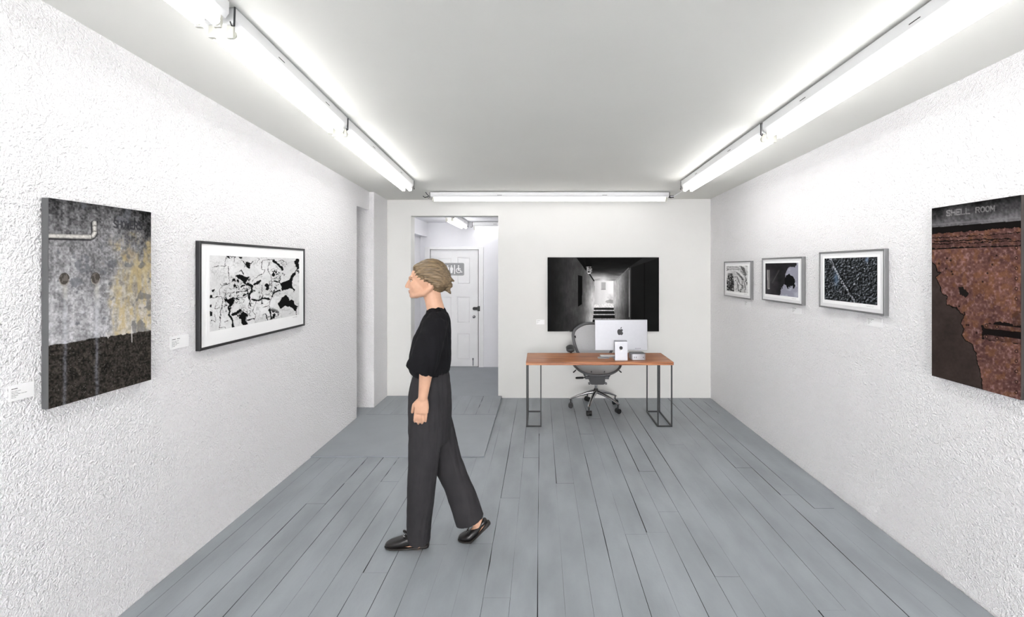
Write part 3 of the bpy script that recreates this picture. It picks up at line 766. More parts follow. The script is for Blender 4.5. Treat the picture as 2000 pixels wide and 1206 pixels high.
# --- 7: rusted plate with the words SHELL ROOM (crop scale 2.622)
def paint_shell(X, Y, u, v):
    n = fbm(X, Y, .012, 4, 2); f = fbm(X, Y, .09, 3, 4); f3 = fbm(X, Y, .035, 3, 14)
    k = (X - 103) / 472
    g = 38 + 22 * n + 10 * f
    C = np.stack([g * 1.02, g * .86, g * .8], -1)
    Xw, Yw = warp(X, Y, .06, 14, 3)
    edge = [(103, 345), (103, 400), (125, 420), (137, 452), (158, 455), (125, 485), (145, 510), (160, 562), (187, 580), (188, 622), (238, 634), (258, 662), (282, 665), (263, 715), (282, 740), (270, 772), (290, 800), (320, 815), (345, 880), (365, 960), (378, 1060), (378, 1120), (600, 1120), (600, 300), (103, 330)]
    ru = poly(Xw, Yw, edge); 
    rc = np.stack([98 + 62 * (f - .5) + 50 * (n - .5), 68 + 52 * (f - .5) + 36 * (n - .5), 62 + 50 * (f - .5) + 26 * (n - .5)], -1)
    rc = mixc(rc, (124, 82, 48), sst(.5, .68, f3) * .4); rc = mixc(rc, (150, 124, 124), sst(.6, .8, f) * .45)
    C = mixc(C, (14, 10, 9), sst(7, 3, segd(Xw, Yw, edge[1:21]))); C = np.where(ru[..., None], rc, C)
    C = mixc(C, (160, 125, 105), sst(3, 1, segd(Xw + 4, Yw - 2, edge[1:21])) * .5 * ru)
    C = mixc(C, (26, 22, 20), poly(Xw, Yw, [(248, 528), (270, 530), (300, 560), (290, 582), (260, 570)]))
    for (a, b_) in ((180,437),(215,465),(185,385),(205,395),(142,412),(278,660),(290,722),(300,722),(343,760),(250,628),(375,500),(400,456),(425,412),(448,366),(210,452)): C = mixc(C, (24, 16, 14), sst(7, 3, np.hypot(X - a, Y - b_)) * .85)
    # riveted slot
    C = mixc(C, (18, 13, 12), poly(Xw, Yw, [(370, 720), (400, 712), (470, 698), (530, 712), (600, 712), (600, 812), (372, 790)]))
    bar = lambda p: poly(X, Y, p)
    for p in ([(378, 718), (390, 712), (600, 728), (600, 750), (385, 735)], [(378, 775), (390, 768), (600, 785), (600, 808), (385, 792)]):
        C = np.where(bar(p)[..., None], rc * .82, C)
    C = np.where(poly(X, Y, [(528, 660), (560, 640), (575, 645), (575, 715), (535, 718)])[..., None], rc * .75, C)
    for (a, b_) in [(551, q) for q in (325, 376, 428, 480, 531, 582, 846, 895, 946, 999, 1052)] + [(395, 722), (395, 778), (450, 727), (450, 785)]:
        d = np.hypot(X - a, Y - b_); C = mixc(C, (22, 14, 12), sst(10, 7, d) * (d > 5)); C = mixc(C, (150, 110, 92), sst(6, 3, d) * .6)
    # rust beams under the lintel
    yt = lambda y0, y1: y0 + (y1 - y0) * k
    bands = [(262, 222, 282, 246, .95), (286, 250, 312, 288, .9), (316, 292, 334, 312, .85)]
    sh = (Y > yt(226, 185)) & (Y < yt(342, 316)); C = mixc(C, (12, 9, 8), sh)
    for a, b_, c, d, s_ in bands:
        m = (Yw > yt(a, b_)) & (Yw < yt(c, d)); C = np.where(m[..., None], rc * s_, C)
    C = mixc(C, (10, 7, 6), sst(4, 2, segd(Xw, Yw, [(120, 300), (330, 288), (520, 283)])) )
    # grey lintel with stencilled letters
    lt = Y < yt(228, 188)
    gg = 54 + 62 * (n - .5) + 50 * (f - .5) + 50 * sst(yt(160, 110), yt(225, 180), Y) - 30 * sst(yt(165, 100), yt(135, 70), Y)
    C = np.where(lt[..., None], np.stack([gg, gg * .98, gg * 1.0], -1), C)
    C = mixc(C, (120, 118, 120), sst(5, 2, np.abs(Y - yt(214, 172))) * .5)
    C = mixc(C, (165, 162, 162), lettering(X, Y, 'SHELL ROOM', (183, 141), (443, 113), 26, 3.3, 0.25) * .6 * (.6 + .6 * f))
    return C

def canvas_box(name, label, wall, y0, y1, z0, z1, th, m_side, Q, painter, nx, ny, cat='picture'):
    """frameless stretched print hanging on the left or right wall"""
    Xw = XL if wall == 'L' else XR; s = 1 if wall == 'L' else -1
    t = thing(name, label, cat, (Xw + s * 0.002, (y0 + y1) / 2, z0))
    xa, xb = sorted((Xw + s * 0.002, Xw + s * th))
    b = BM(); box(b, xa, xb, y0, y1, z0, z1); obj('canvas_box', b, m_side, t, bevel=0.003)
    xf = Xw + s * (th + 0.0012)
    e = 0.001
    if wall == 'L': c = [(xf, y0+e, z1-e), (xf, y1-e, z1-e), (xf, y1-e, z0+e), (xf, y0+e, z0+e)]
    else: c = [(xf, y1-e, z1-e), (xf, y0+e, z1-e), (xf, y0+e, z0+e), (xf, y1-e, z0+e)]
    picture('printed_face', *c, nx, ny, Q, painter, t)
    return t
M_SIDEG = mat('grey_canvas_edge', (82, 83, 84), 0.6, var=0.03)
M_SIDED = mat('dark_canvas_edge', (50, 44, 42), 0.6, var=0.05)
canvas_box('canvas_print', 'large unframed print of a stained concrete wall reading SHOWERS, hung on the left wall', 'L', 1.839, 2.325, 1.083, 1.93, 0.030, M_SIDEG,
           [(247, 52), (774, 160), (772, 1027), (247, 1142)], paint_showers, 230, 390)
canvas_box('canvas_print', 'large unframed print of rusted plate reading SHELL ROOM at the right edge of view', 'R', 2.03, 2.495, 1.064, 1.971, 0.030, M_SIDED,
           [(103, 130), (575, 60), (575, 1090), (103, 988)], paint_shell, 230, 400)

def framed(label, wall, y0, y1, z0, z1, th, fw, m_frame, mat_w, mat2, Q, painter, nx, ny, deckle=False, group=None, m_mat=None, bottom=0.0, th_side=None):
    Xw = XL if wall == 'L' else XR; s = 1 if wall == 'L' else -1
    t = thing('framed_print', label, 'picture', (Xw + s * 0.002, (y0 + y1) / 2, z0), 0, group)
    def bx(name, a0, a1, ya, yb, za, zb, m, bv=0.0):
        b = BM(); xa, xb = sorted((Xw + s * a0, Xw + s * a1)); box(b, xa, xb, ya, yb, za, zb); return obj(name, b, m, t, bevel=bv)
    b = BM()
    for (ya, yb, za, zb) in ((y0, y0+fw, z0, z1), (y1-fw, y1, z0, z1), (y0+fw, y1-fw, z0, z0+fw), (y0+fw, y1-fw, z1-fw, z1)):
        xa, xb = sorted((Xw + s * 0.002, Xw + s * th)); box(b, xa, xb, ya, yb, za, zb)
    obj('frame', b, m_frame, t, bevel=0.0012)
    bx('mat_board', 0.003, th - 0.006, y0+fw-0.001, y1-fw+0.001, z0+fw-0.001, z1-fw+0.001, m_mat or M_WHITE)
    a = mat_w
    bx('print_sheet', th - 0.0055, th - 0.004, y0+fw+a, y1-fw-a, z0+fw+a*0.8, z1-fw-a*0.7, M_WHITE)
    i = mat_w + mat2; vf = 0.95 if wall == 'L' else 0.72; xf = Xw + s * (th - 0.0033)
    ya, yb, za, zb = y0+fw+i, y1-fw-i, z0+fw+i*vf+bottom, z1-fw-i*vf
    c = [(xf, ya, zb), (xf, yb, zb), (xf, yb, za), (xf, ya, za)] if wall == 'L' else [(xf, yb, zb), (xf, ya, zb), (xf, ya, za), (xf, yb, za)]
    picture('photograph', *c, nx, ny, Q, painter, t)
    # pencilled signature below the picture, at the lower right
    b = BM(); q = (zb - za); 
    sgy = (yb - 0.10, yb - 0.03) if wall == 'L' else (ya + 0.03, ya + 0.10)
    P = []
    for j in range(13):
        fr = j / 12; P.append((xf + s * 0.0002, sgy[0] + (sgy[1]-sgy[0]) * fr, za - 0.014 + 0.004 * math.sin(j * 2.3)))
    tube(b, P, 0.0005, 4); obj('signature', b, M_INK, t)
    return t
M_FRB = mat('black_frame', (34, 35, 37), 0.35, var=0.05)
M_FRG = mat('grey_metal_frame', (128, 128, 129), 0.35, metal=0.3, var=0.05)
M_MATG = mat('pale_mat_board', (226, 226, 227), 0.7, var=0.01)
framed('black-framed print of cracked and flaking white paint on the left wall', 'L', 2.661, 3.85, 1.166, 1.806, 0.027, 0.016, M_FRB, 0.042, 0.028,
       [(412, 237), (1222, 335), (1222, 808), (412, 962)], paint_cracks, 330, 200, bottom=0.018)
framed('small grey-framed print of a pale arch and rubble, the one nearest the back wall', 'R', 4.647, 5.326, 1.325, 1.718, 0.03, 0.012, M_FRG, 0.03, 0.022,
       [(133, 320), (365, 300), (365, 632), (133, 612)], paint_rubble, 100, 110, group='grey-framed prints on the right wall', m_mat=M_MATG, bottom=0.012)
framed('grey-framed print of a torn black shape on grey, the middle one of the three', 'R', 3.732, 4.414, 1.341, 1.739, 0.03, 0.012, M_FRG, 0.03, 0.022,
       [(558, 297), (905, 277), (905, 675), (558, 648)], paint_torn, 130, 120, group='grey-framed prints on the right wall', m_mat=M_MATG, bottom=0.012)
framed('grey-framed print of dark pitted metal with a diagonal seam, largest of the three', 'R', 2.839, 3.508, 1.351, 1.767, 0.03, 0.012, M_FRG, 0.03, 0.022,
       [(1210, 253), (1772, 215), (1772, 748), (1210, 703)], paint_rust_dark, 190, 150, group='grey-framed prints on the right wall', m_mat=M_MATG, bottom=0.012)
# big print on the back wall
fx = lambda p, d=YF - 0.035: (p - VX) * d / F
fz = lambda p, d=YF - 0.035: H - (p - VY) * d / F
t = thing('canvas_print', 'large dark print of a stair in a concrete passage, on the back wall', 'picture', ((fx(1069)+fx(1287))/2, YF, fz(648)))
x0, x1, z0, z1 = fx(1069.5), fx(1287.2), fz(648), fz(503)
b = BM(); box(b, x0, x1, YF - 0.034, YF - 0.001, z0, z1); obj('canvas_box', b, mat('black_canvas_edge', (25, 25, 25), 0.6), t, bevel=0.002)
picture('printed_face', (x0+.001, YF-.0352, z1-.001), (x1-.001, YF-.0352, z1-.001), (x1-.001, YF-.0352, z0+.001), (x0+.001, YF-.0352, z0+.001), 330, 220,
        [(224, 24), (1862, 24), (1862, 1116), (224, 1116)], paint_stairs, t)

# ------------------------------------------------------------------ caption cards: tiny grey lines, too small to read
def card(label, P, A, Bv, N, w, h, rows, group):
    """P top-left corner, A along the text, Bv down, N off the wall"""
    P, A, Bv, N = map(Vector, (P, A, Bv, N))
    t = thing('caption_card', label, 'label', tuple(P + A * w / 2 + Bv * h), 0, group)
    b = BM(); obox(b, P + N * 0.0012, A * w, Bv * h, N * 0.004); obj('card', b, M_WHITE, t)
    rnd = random.Random(len(label))
    for big in (True, False):
        b = BM()
        for (yy, segs, bold) in rows:
            if bold != big: continue
            for (a0, a1) in segs:
                x = a0
                while x < a1 - 0.004:       # strokes of illegible small print
                    ww = rnd.uniform(0.008, 0.02); hh = (0.05 if bold else 0.032) * rnd.uniform(.75, 1.1)
                    obox(b, P + A * w * x + Bv * h * (yy - hh / 2) + N * 0.0052, A * w * min(ww, a1 - x), Bv * h * hh, N * 0.0003); x += ww + 0.006
        obj('heading_text' if big else 'small_text', b, M_INKB if big else M_INK, t, kind='stuff')
    return t
ROWS = [(.24, [(.08, .32)], True), (.40, [(.08, .17), (.20, .32), (.34, .45)], False), (.50, [(.08, .36)], False), (.60, [(.08, .24), (.27, .44), (.47, .58), (.60, .70)], False), (.69, [(.08, .34)], False), (.79, [(.08, .26)], False)]
ROWS2 = [(.24, [(.08, .28), (.35, .50)], True), (.40, [(.08, .16), (.21, .32), (.35, .44)], False), (.50, [(.08, .35)], False), (.60, [(.08, .24), (.28, .46)], False), (.69, [(.08, .34)], False), (.79, [(.08, .25)], False)]
ROWS3 = [(.17, [(.05, .46)], True), (.34, [(.06, .22), (.26, .34)], False), (.46, [(.06, .25)], False), (.56, [(.06, .22), (.25, .33)], False), (.67, [(.06, .2)], False), (.76, [(.06, .15)], False)]
gk = 'white caption cards beside the pictures'
def cardL(x0, x1, yt, yb, label, rows):
    d0, d1 = F * XL / (x0 - VX), F * XL / (x1 - VX); dm = (d0 + d1) / 2
    z1, z0 = H - (yt - VY) * dm / F, H - (yb - VY) * dm / F
    card(label, (XL, d0, z1), (0, 1, 0), (0, 0, -1), (1, 0, 0), d1 - d0, z1 - z0, rows, gk)
def cardR(x0, x1, yt, yb, label, rows):
    d0, d1 = F * XR / (x0 - VX), F * XR / (x1 - VX); dm = (d0 + d1) / 2
    z1, z0 = H - (yt - VY) * dm / F, H - (yb - VY) * dm / F
    card(label, (XR, d0, z1), (0, -1, 0), (0, 0, -1), (-1, 0, 0), d0 - d1, z1 - z0, rows, gk)
cardL(15.5, 64, 749.5, 780, 'white caption card at the far left, below left of the concrete wall print', ROWS)
cardL(331, 367, 655.5, 680, 'white caption card beside the black-framed cracked paint print', ROWS2)
cardR(1455, 1467, 589, 599.5, 'tiny white caption card under the pale arch print', ROWS3)
cardR(1548, 1566, 601.5, 613.5, 'white caption card under the torn black shape print', ROWS3)
cardR(1695, 1724, 622, 638, 'white caption card under the dark pitted metal print', ROWS3)
card('small white caption card on the back wall left of the stair print', (fx(1047.5, YF), YF, fz(625, YF)), (1, 0, 0), (0, 0, -1), (0, -1, 0), fx(1063.5, YF) - fx(1047.5, YF), fz(625, YF) - fz(634, YF), ROWS3, gk)
# ------------------------------------------------------------------ desk
M_WOOD = bpy.data.materials.new('desk_wood'); M_WOOD.use_nodes = True
nt = M_WOOD.node_tree; N = nt.nodes; L = nt.links; bs = N['Principled BSDF']
tc = N.new('ShaderNodeTexCoord'); mp = N.new('ShaderNodeMapping'); mp.inputs['Scale'].default_value = (1.2, 26, 26)
L.new(tc.outputs['Object'], mp.inputs['Vector'])
n1 = N.new('ShaderNodeTexNoise'); n1.inputs['Scale'].default_value = 1.6; n1.inputs['Detail'].default_value = 7; n1.inputs['Roughness'].default_value = .6; n1.inputs['Distortion'].default_value = .6
L.new(mp.outputs[0], n1.inputs['Vector'])
cr = N.new('ShaderNodeValToRGB'); e = cr.color_ramp.elements
e[0].position = .30; e[0].color = (*s2l((104, 56, 30)), 1); e[1].position = .72; e[1].color = (*s2l((216, 162, 116)), 1)
k_ = e.new(.5); k_.color = (*s2l((172, 108, 68)), 1)
L.new(n1.outputs['Fac'], cr.inputs[0]); L.new(cr.outputs[0], bs.inputs['Base Color']); bs.inputs['Roughness'].default_value = .38
DY0, DY1, DZ = 4.76, 5.27, 0.674
DXa, DXb = -0.152, 1.376
desk = thing('desk', 'wooden desk with thin dark steel box-frame legs in front of the back wall', 'desk', ((DXa+DXb)/2, (DY0+DY1)/2, 0))
b = BM(); box(b, DXa, DXb, DY0, DY1, DZ - 0.034, DZ); obj('desktop', b, M_WOOD, desk, bevel=0.004)
R_ = 0.0065
def bar(b, p, q): 
    p, q = Vector(p), Vector(q); t, u, v = frame(q - p)
    # square rod
    c = [p + u*R_*a + v*R_*d for a, d in ((-1,-1),(1,-1),(1,1),(-1,1))]; f = [x + (q - p) for x in c]
    A = [b.verts.new(x) for x in c]; B = [b.verts.new(x) for x in f]
    b.faces.new(A[::-1]); b.faces.new(B)
    for i in range(4): b.faces.new((A[i], A[(i+1) % 4], B[(i+1) % 4], B[i]))
for (xo, xi) in ((-0.143, 0.002), (1.356, 1.214)):
    lf = thing_leg = None
    b = BM(); zt = DZ - 0.0345
    for x in (xo, xi):
        for y in (DY0 + 0.01, DY1 - 0.01): bar(b, (x, y, 0.001), (x, y, zt))
        bar(b, (x, DY0 + 0.01, R_ + .001), (x, DY1 - 0.01, R_ + .001))
    for y in (DY0 + 0.01, DY1 - 0.01):
        bar(b, (xo, y, R_ + .001), (xi, y, R_ + .001))
    obj('leg', b, M_BLACKM, desk)

# ------------------------------------------------------------------ things on the desk
dm = 4.90
q = lambda x, d: (x - VX) * d / F
zz = lambda y, d: H - (y - VY) * d / F
mon = thing('monitor', 'silver desktop monitor seen from behind, with a black fruit emblem, on the desk', 'monitor', (q(1213, dm), dm, DZ))
x0, x1, z0, z1 = q(1162, dm), q(1264.5, dm), zz(685, dm), zz(625, dm)
b = BM(); box(b, x0, x1, dm, dm + 0.018, z0, z1); obj('screen_housing', b, M_ALU, mon, bevel=0.004)
b = BM(); box(b, x0 + .008, x1 - .008, dm + .0181, dm + 0.0188, z0 + .008, z1 - .008); obj('screen_glass', b, M_BLACK, mon)
sx0, sx1 = q(1201, dm - .06), q(1225.5, dm - .06)
b = BM()
zb, zt = DZ + 0.0005, zz(668, dm - .06)
prof = [(dm - .07, DZ + .0005), (dm - .064, DZ + .0005), (dm - .05, zt - .012), (dm + .0, zt - .002), (dm + .0, zt + .008), (dm - .056, zt)]
A = [b.verts.new((sx0, y, z)) for y, z in prof]; B = [b.verts.new((sx1, y, z)) for y, z in prof]
b.faces.new(A); b.faces.new(B[::-1])
for i in range(6): b.faces.new((A[i], A[(i+1) % 6], B[(i+1) % 6], B[i]))
box(b, sx0, sx1, dm - .07, dm + .10, DZ + .0005, DZ + .006)
obj('stand', b, M_ALU, mon)
cx, cz_ = q(1213, dm - .065), zz(680, dm - .065)
b = BM(); cyl(b, (cx, dm - .068, cz_), (cx, dm - .052, cz_), 0.0175, 20); obj('cable_hole', b, M_BLACK, mon)
b = BM(); extrude_poly(b, [(cx - .014, cz_ - .022), (cx + .014, cz_ - .022), (cx + .012, cz_ - .030), (cx - .012, cz_ - .030)], lambda x, y, h: (x, dm - .0655 - h, y), .002); obj('cable_hole_crescent', b, M_WHITE, mon)  # white shape just below the cable hole
# emblem: bitten fruit with a leaf
ex, ez = q(1211.5, dm), zz(648, dm); S = 0.0062
body = [(0,4.6),(1.5,5.3),(3.2,5.2),(4.6,4.3),(5.2,3.4)]
bite = [(4.2,2.4),(3.8,1.1),(4.0,-.3),(4.8,-1.4),(5.6,-1.9)]
rest = [(5.0,-3.6),(3.9,-5.2),(2.7,-6.1),(1.4,-5.9),(0,-5.4),(-1.4,-5.9),(-2.7,-6.1),(-4.1,-4.9),(-5.2,-2.8),(-5.8,-.2),(-5.6,2.2),(-4.5,4.2),(-2.9,5.2),(-1.4,5.2)]
to = lambda x, y, h: (ex + x * S * .9, dm - .0002 - h, ez + y * S * .9 - .004)
b = BM(); extrude_poly(b, body + bite + rest, to, .0008)
extrude_poly(b, [(.1,5.9),(.3,7.3),(1.3,8.7),(2.7,9.4),(2.8,8.0),(2.0,6.7),(1.0,6.0)], to, .0008)
obj('emblem', b, M_BLACK, mon)
b = BM()
for i in range(4): 
    xx = q(1241.5 + i * 2.9, dm); box(b, xx - .005, xx + .005, dm - .0006, dm, zz(682, dm), zz(680.3, dm))
obj('port', b, mat('port_grey', (120, 120, 122), .5), mon)
dc = 4.84
mc = thing('mini_computer', 'small silver box computer with front ports beside the monitor', 'computer', (q(1247, dc), dc + .08, DZ))
b = BM(); 
pts = rrect(q(1233, dc), q(1261.5, dc), dc, dc + .155, .02)
extrude_poly(b, pts, lambda x, y, h: (x, y, DZ + .004 + h), zz(692, dc) - DZ - .006); obj('case', b, M_ALU, mc, smooth=True, angle=.6)
b = BM(); extrude_poly(b, rrect(q(1235, dc), q(1259.5, dc), dc + .01, dc + .145, .02), lambda x, y, h: (x, y, DZ + .0005 + h), .004); obj('foot', b, M_DGREY, mc)
for (a, w_, h_) in ((1239, .006, .016), (1242.5, .006, .016), (1256.5, .008, .010)):
    b = BM(); c0 = q(a, dc); m_ = zz(698.6, dc); box(b, c0 - w_/2, c0 + w_/2, dc - .0006, dc + .002, m_ - h_/2, m_ + h_/2); obj('port', b, M_DGREY, mc)
kb = thing('keyboard', 'slim white keyboard lying on the desk left of the monitor stand', 'keyboard', (0.72, 5.10, DZ))
kx0, kx1, ky0, ky1 = q(1172, 5.05), q(1172, 5.05) + .28, 5.0, 5.11
b = BM(); v = [b.verts.new(p) for p in ((kx0,ky0,DZ+.001),(kx1,ky0,DZ+.001),(kx1,ky1,DZ+.001),(kx0,ky1,DZ+.001),(kx0,ky0,DZ+.014),(kx1,ky0,DZ+.014),(kx1,ky1,DZ+.007),(kx0,ky1,DZ+.007))]
for f in ((0,3,2,1),(4,5,6,7),(0,1,5,4),(1,2,6,5),(2,3,7,6),(3,0,4,7)): b.faces.new([v[i] for i in f])
obj('keyboard_base', b, M_ALU, kb, bevel=.002)
b = BM()
for r in range(5):
    for c in range(14):
        xx = kx0 + .006 + c * .0193; yy = ky0 + .006 + r * .0205; zt = DZ + .014 - (yy - ky0) / .11 * .007
        box(b, xx, xx + .0165, yy, yy + .0165, zt - .001, zt + .0018)
obj('keys', b, M_WHITE, kb, kind='stuff')
tp = thing('trackpad', 'thin silver wedge-shaped trackpad on the desk beside the keyboard', 'trackpad', (q(1168, 5.0), 4.98, DZ))
b = BM(); tx = q(1168, 4.95); v = [b.verts.new(p) for p in ((tx,4.93,DZ+.001),(tx+.12,4.93,DZ+.001),(tx+.12,4.995,DZ+.001),(tx,4.995,DZ+.001),(tx,4.93,DZ+.004),(tx+.12,4.93,DZ+.004),(tx+.12,4.995,DZ+.010),(tx,4.995,DZ+.010))]
for f in ((0,3,2,1),(4,5,6,7),(0,1,5,4),(1,2,6,5),(2,3,7,6),(3,0,4,7)): b.faces.new([v[i] for i in f])
obj('trackpad_body', b, M_ALU, tp, bevel=.001)

# ------------------------------------------------------------------ office chair, facing the desk
CX, CY = 0.648, 5.40
ch = thing('office_chair', 'grey mesh-back office chair with polished five-star base behind the desk', 'chair', (CX, CY, 0))
M_MESHF = mat('grey_chair_mesh', (196, 197, 199), .8, var=.06, vscale=120, alpha=.80)
M_FRAMEC = mat('graphite_chair_frame', (84, 85, 87), .45, var=.06, vscale=20)
M_PADC = mat('smoke_lumbar_pad', (96, 98, 102), .5, var=.04)
YBK = CY + 0.17
def bk(x, z):   # reclining, slightly dished back surface
    return (CX + x, YBK + (z - .55) * .16 - .25 * x * x, z)
outer = [(.0, .968), (.12, .958), (.215, .905), (.252, .845), (.246, .76), (.215, .66), (.185, .60), (.15, .545), (.0, .53)]
full = outer + [(-x, z) for x, z in outer[-2:0:-1]]
loop = catmull([bk(x, z) for x, z in full], 6, True)
b = BM(); tube(b, loop, .011, 10, True, .017); obj('backrest_frame', b, M_FRAMEC, ch, smooth=True)
b = BM(); nz, nxx = 22, 16; G = []
prof = catmull([Vector((x, 0, z)) for x, z in outer], 10)
def halfw(z):
    best = 0
    for p, r in zip(prof, prof[1:]):
        if (p.z - z) * (r.z - z) <= 0 and p.z != r.z: best = max(best, p.x + (r.x - p.x) * (z - p.z) / (r.z - p.z))
    return best
for j in range(nz + 1):
    z = .532 + (.966 - .532) * j / nz; hw = max(halfw(z), .02); G.append([b.verts.new(bk(hw * (2 * i / nxx - 1), z)) for i in range(nxx + 1)])
for j in range(nz):
    for i in range(nxx): b.faces.new((G[j][i], G[j][i+1], G[j+1][i+1], G[j+1][i]))
obj('backrest_mesh', b, M_MESHF, ch, smooth=True)
b = BM()
low = [(-.19,.67),(-.10,.665),(0,.70),(.10,.665),(.19,.67)]
P1 = catmull([(CX + x, YBK + .035 + (z-.55)*.16 - .2*x*x, z + .03) for x, z in low], 5); P0 = catmull([(CX + x, YBK + .035 + (z-.55)*.16 - .2*x*x, .60 + .05 * abs(x) / .19 - .012) for x, z in low], 5)
for i in range(len(P1) - 1):
    a0, a1, c0, c1 = P0[i], P0[i+1], P1[i], P1[i+1]; dv = Vector((0, .014, 0))
    vv = [b.verts.new(p) for p in (a0, a1, c1, c0, a0+dv, a1+dv, c1+dv, c0+dv)]
    for f in ((0,1,2,3),(7,6,5,4),(0,4,5,1),(3,2,6,7)): b.faces.new([vv[k] for k in f])
obj('lumbar_pad', b, M_PADC, ch)
b = BM()
for s in (-1, 1): tube(b, catmull([(CX + s*.04, CY + .10, .43), (CX + s*.10, YBK + .07, .52), (CX + s*.17, YBK + .055, .66), (CX + s*.235, YBK + .035, .82)], 6), .013, 8)
obj('back_support', b, M_BLACK, ch, smooth=True)
# seat
def st_(x, y): return (CX + x, y, .515 - 1.6 * max(0, (CY - .16) - y) ** 2 * 5 - .05 * (1 - (x / .27) ** 2) - .02)
so = [(0,-.255),(.12,-.25),(.21,-.215),(.262,-.14),(.265,0),(.245,.12),(.19,.19),(0,.20)]
sfull = so + [(-x, y) for x, y in so[-2:0:-1]]
def spt(x, y): return (CX + x, CY + y, .498 + .035 * (abs(x) / .265) ** 1.5 - (1.1 * (max(0, -.12 - y)) ** 1.5))
b = BM(); tube(b, catmull([spt(x, y) for x, y in sfull], 5, True), .017, 10, True, .013); obj('seat_frame', b, M_FRAMEC, ch, smooth=True)
b = BM(); c0 = b.verts.new((CX, CY - .02, .47)); lp = catmull([spt(x, y) for x, y in sfull], 4, True); prev = None
rings = []
for fr in (.35, .7, 1.0):
    rings.append([b.verts.new(Vector((CX, CY - .02, 0)) * (1 - fr) + Vector((p.x, p.y, 0)) * fr + Vector((0, 0, .468 + (p.z - .468) * fr ** 2))) for p in lp])
n_ = len(lp)
for i in range(n_):
    b.faces.new((c0, rings[0][i], rings[0][(i+1) % n_]))
    for r in range(2): b.faces.new((rings[r][i], rings[r+1][i], rings[r+1][(i+1) % n_], rings[r][(i+1) % n_]))
obj('seat_mesh', b, M_MESHF, ch, smooth=True)
# mechanism
b = BM(); pts = rrect(-.085, .085, -.055, .055, .022)
extrude_poly(b, [(x, y) for x, y in pts], lambda x, y, h: (CX + x, CY - .16 + h, .372 + y), .24); obj('tilt_mechanism', b, M_DGREY, ch, smooth=True, angle=.6)
b = BM()
cyl(b, (CX - .135, CY - .10, .385), (CX + .135, CY - .10, .385), .020, 14)
for s in (-1, 1):
    tube(b, catmull([(CX + s*.125, CY - .10, .385), (CX + s*.145, CY - .12, .42), (CX + s*.165, CY - .14, .475)], 5), .011, 8)
    tube(b, [(CX + s*.07, CY - .16, .42), (CX + s*.075, CY - .19, .478)], .006, 6)
    cyl(b, (CX + s*.095, CY - .165, .33), (CX + s*.095, CY - .14, .33), .013, 10)
obj('seat_link', b, M_FRAMEC, ch, smooth=True, angle=.7)
b = BM(); cyl(b, (CX - .135, CY - .12, .388), (CX - .175, CY - .13, .389), .007, 8); limb(b, [(CX - .17, CY - .13, .389), (CX - .235, CY - .14, .389)], [.018, .018], 12, .7)
obj('tension_lever', b, M_BLACK, ch, smooth=True)
for s in (-1, 1):
    b = BM(); limb(b, [(CX + s*.245, CY - .12, .475), (CX + s*.272, CY - .13, .452)], [.006, .008], 8)
    obj('adjuster_lever', b, M_BLACK, ch, smooth=True)
# arms
for s in (-1, 1):
    b = BM(); tube(b, catmull([(CX + s*.20, YBK - .02, .565), (CX + s*.262, CY + .13, .57), (CX + s*.285, CY + .10, .60), (CX + s*.287, CY + .08, .67)], 6), .014, 8)
    box(b, CX + s*.215 - .03, CX + s*.215 + .03, YBK - .05, YBK + .01, .545, .60)
    obj('armrest_post', b, M_BLACK, ch, smooth=True, angle=.6)
    b = BM(); limb(b, [(CX + s*.305, CY - .10, .70), (CX + s*.300, CY + .05, .705), (CX + s*.29, CY + .14, .70)], [.048, .05, .042], 16, .55, axis=(1, 0, 0)); obj('armrest', b, M_DGREY, ch, smooth=True)
# column and base
b = BM(); cyl(b, (CX, CY, .225), (CX, CY, .33), .015, 14); obj('gas_column', b, M_CHROME, ch, smooth=True, angle=.7)
b = BM(); cyl(b, (CX, CY, .185), (CX, CY, .235), .036, 18, .022); obj('column_collar', b, M_BLACK, ch, smooth=True, angle=.7)
for k in range(5):
    a = math.radians(176 + 72 * k); d = Vector((math.cos(a), math.sin(a), 0)); s = Vector((-d.y, d.x, 0)); c = Vector((CX, CY, 0))
    b = BM(); rg = []
    for (r, z, w_, h_) in ((.02, .196, .024, .022), (.10, .182, .023, .019), (.2, .150, .019, .015), (.29, .112, .015, .010), (.312, .100, .010, .006)):
        rg.append((c + d * r + Vector((0, 0, z)), s * w_, Vector((0, 0, h_))))
    loft(b, rg, 12); obj('base_arm', b, M_CHROME, ch, smooth=True, angle=.9)
    b = BM(); e_ = c + d * .295
    cyl(b, e_ + Vector((0, 0, .06)), e_ + Vector((0, 0, .105)), .007, 8)
    sw = Matrix.Rotation(.5 * k, 3, 'Z') @ s
    w0 = e_ + Vector((0, 0, .029)); hood = BM()
    box_ = [w0 + sw * -.012 + Vector((0, 0, .0)), ]
    cyl(b, w0 + sw * -.010, w0 + sw * .010, .026, 14); co = obj('caster', b, M_BLACK, ch, smooth=True, angle=.7)
    for g in (-1, 1):
        b = BM(); cyl(b, w0 + sw * g * .012, w0 + sw * g * .028, .0285, 18); obj('wheel', b, M_BLACK, co, smooth=True, angle=.7)
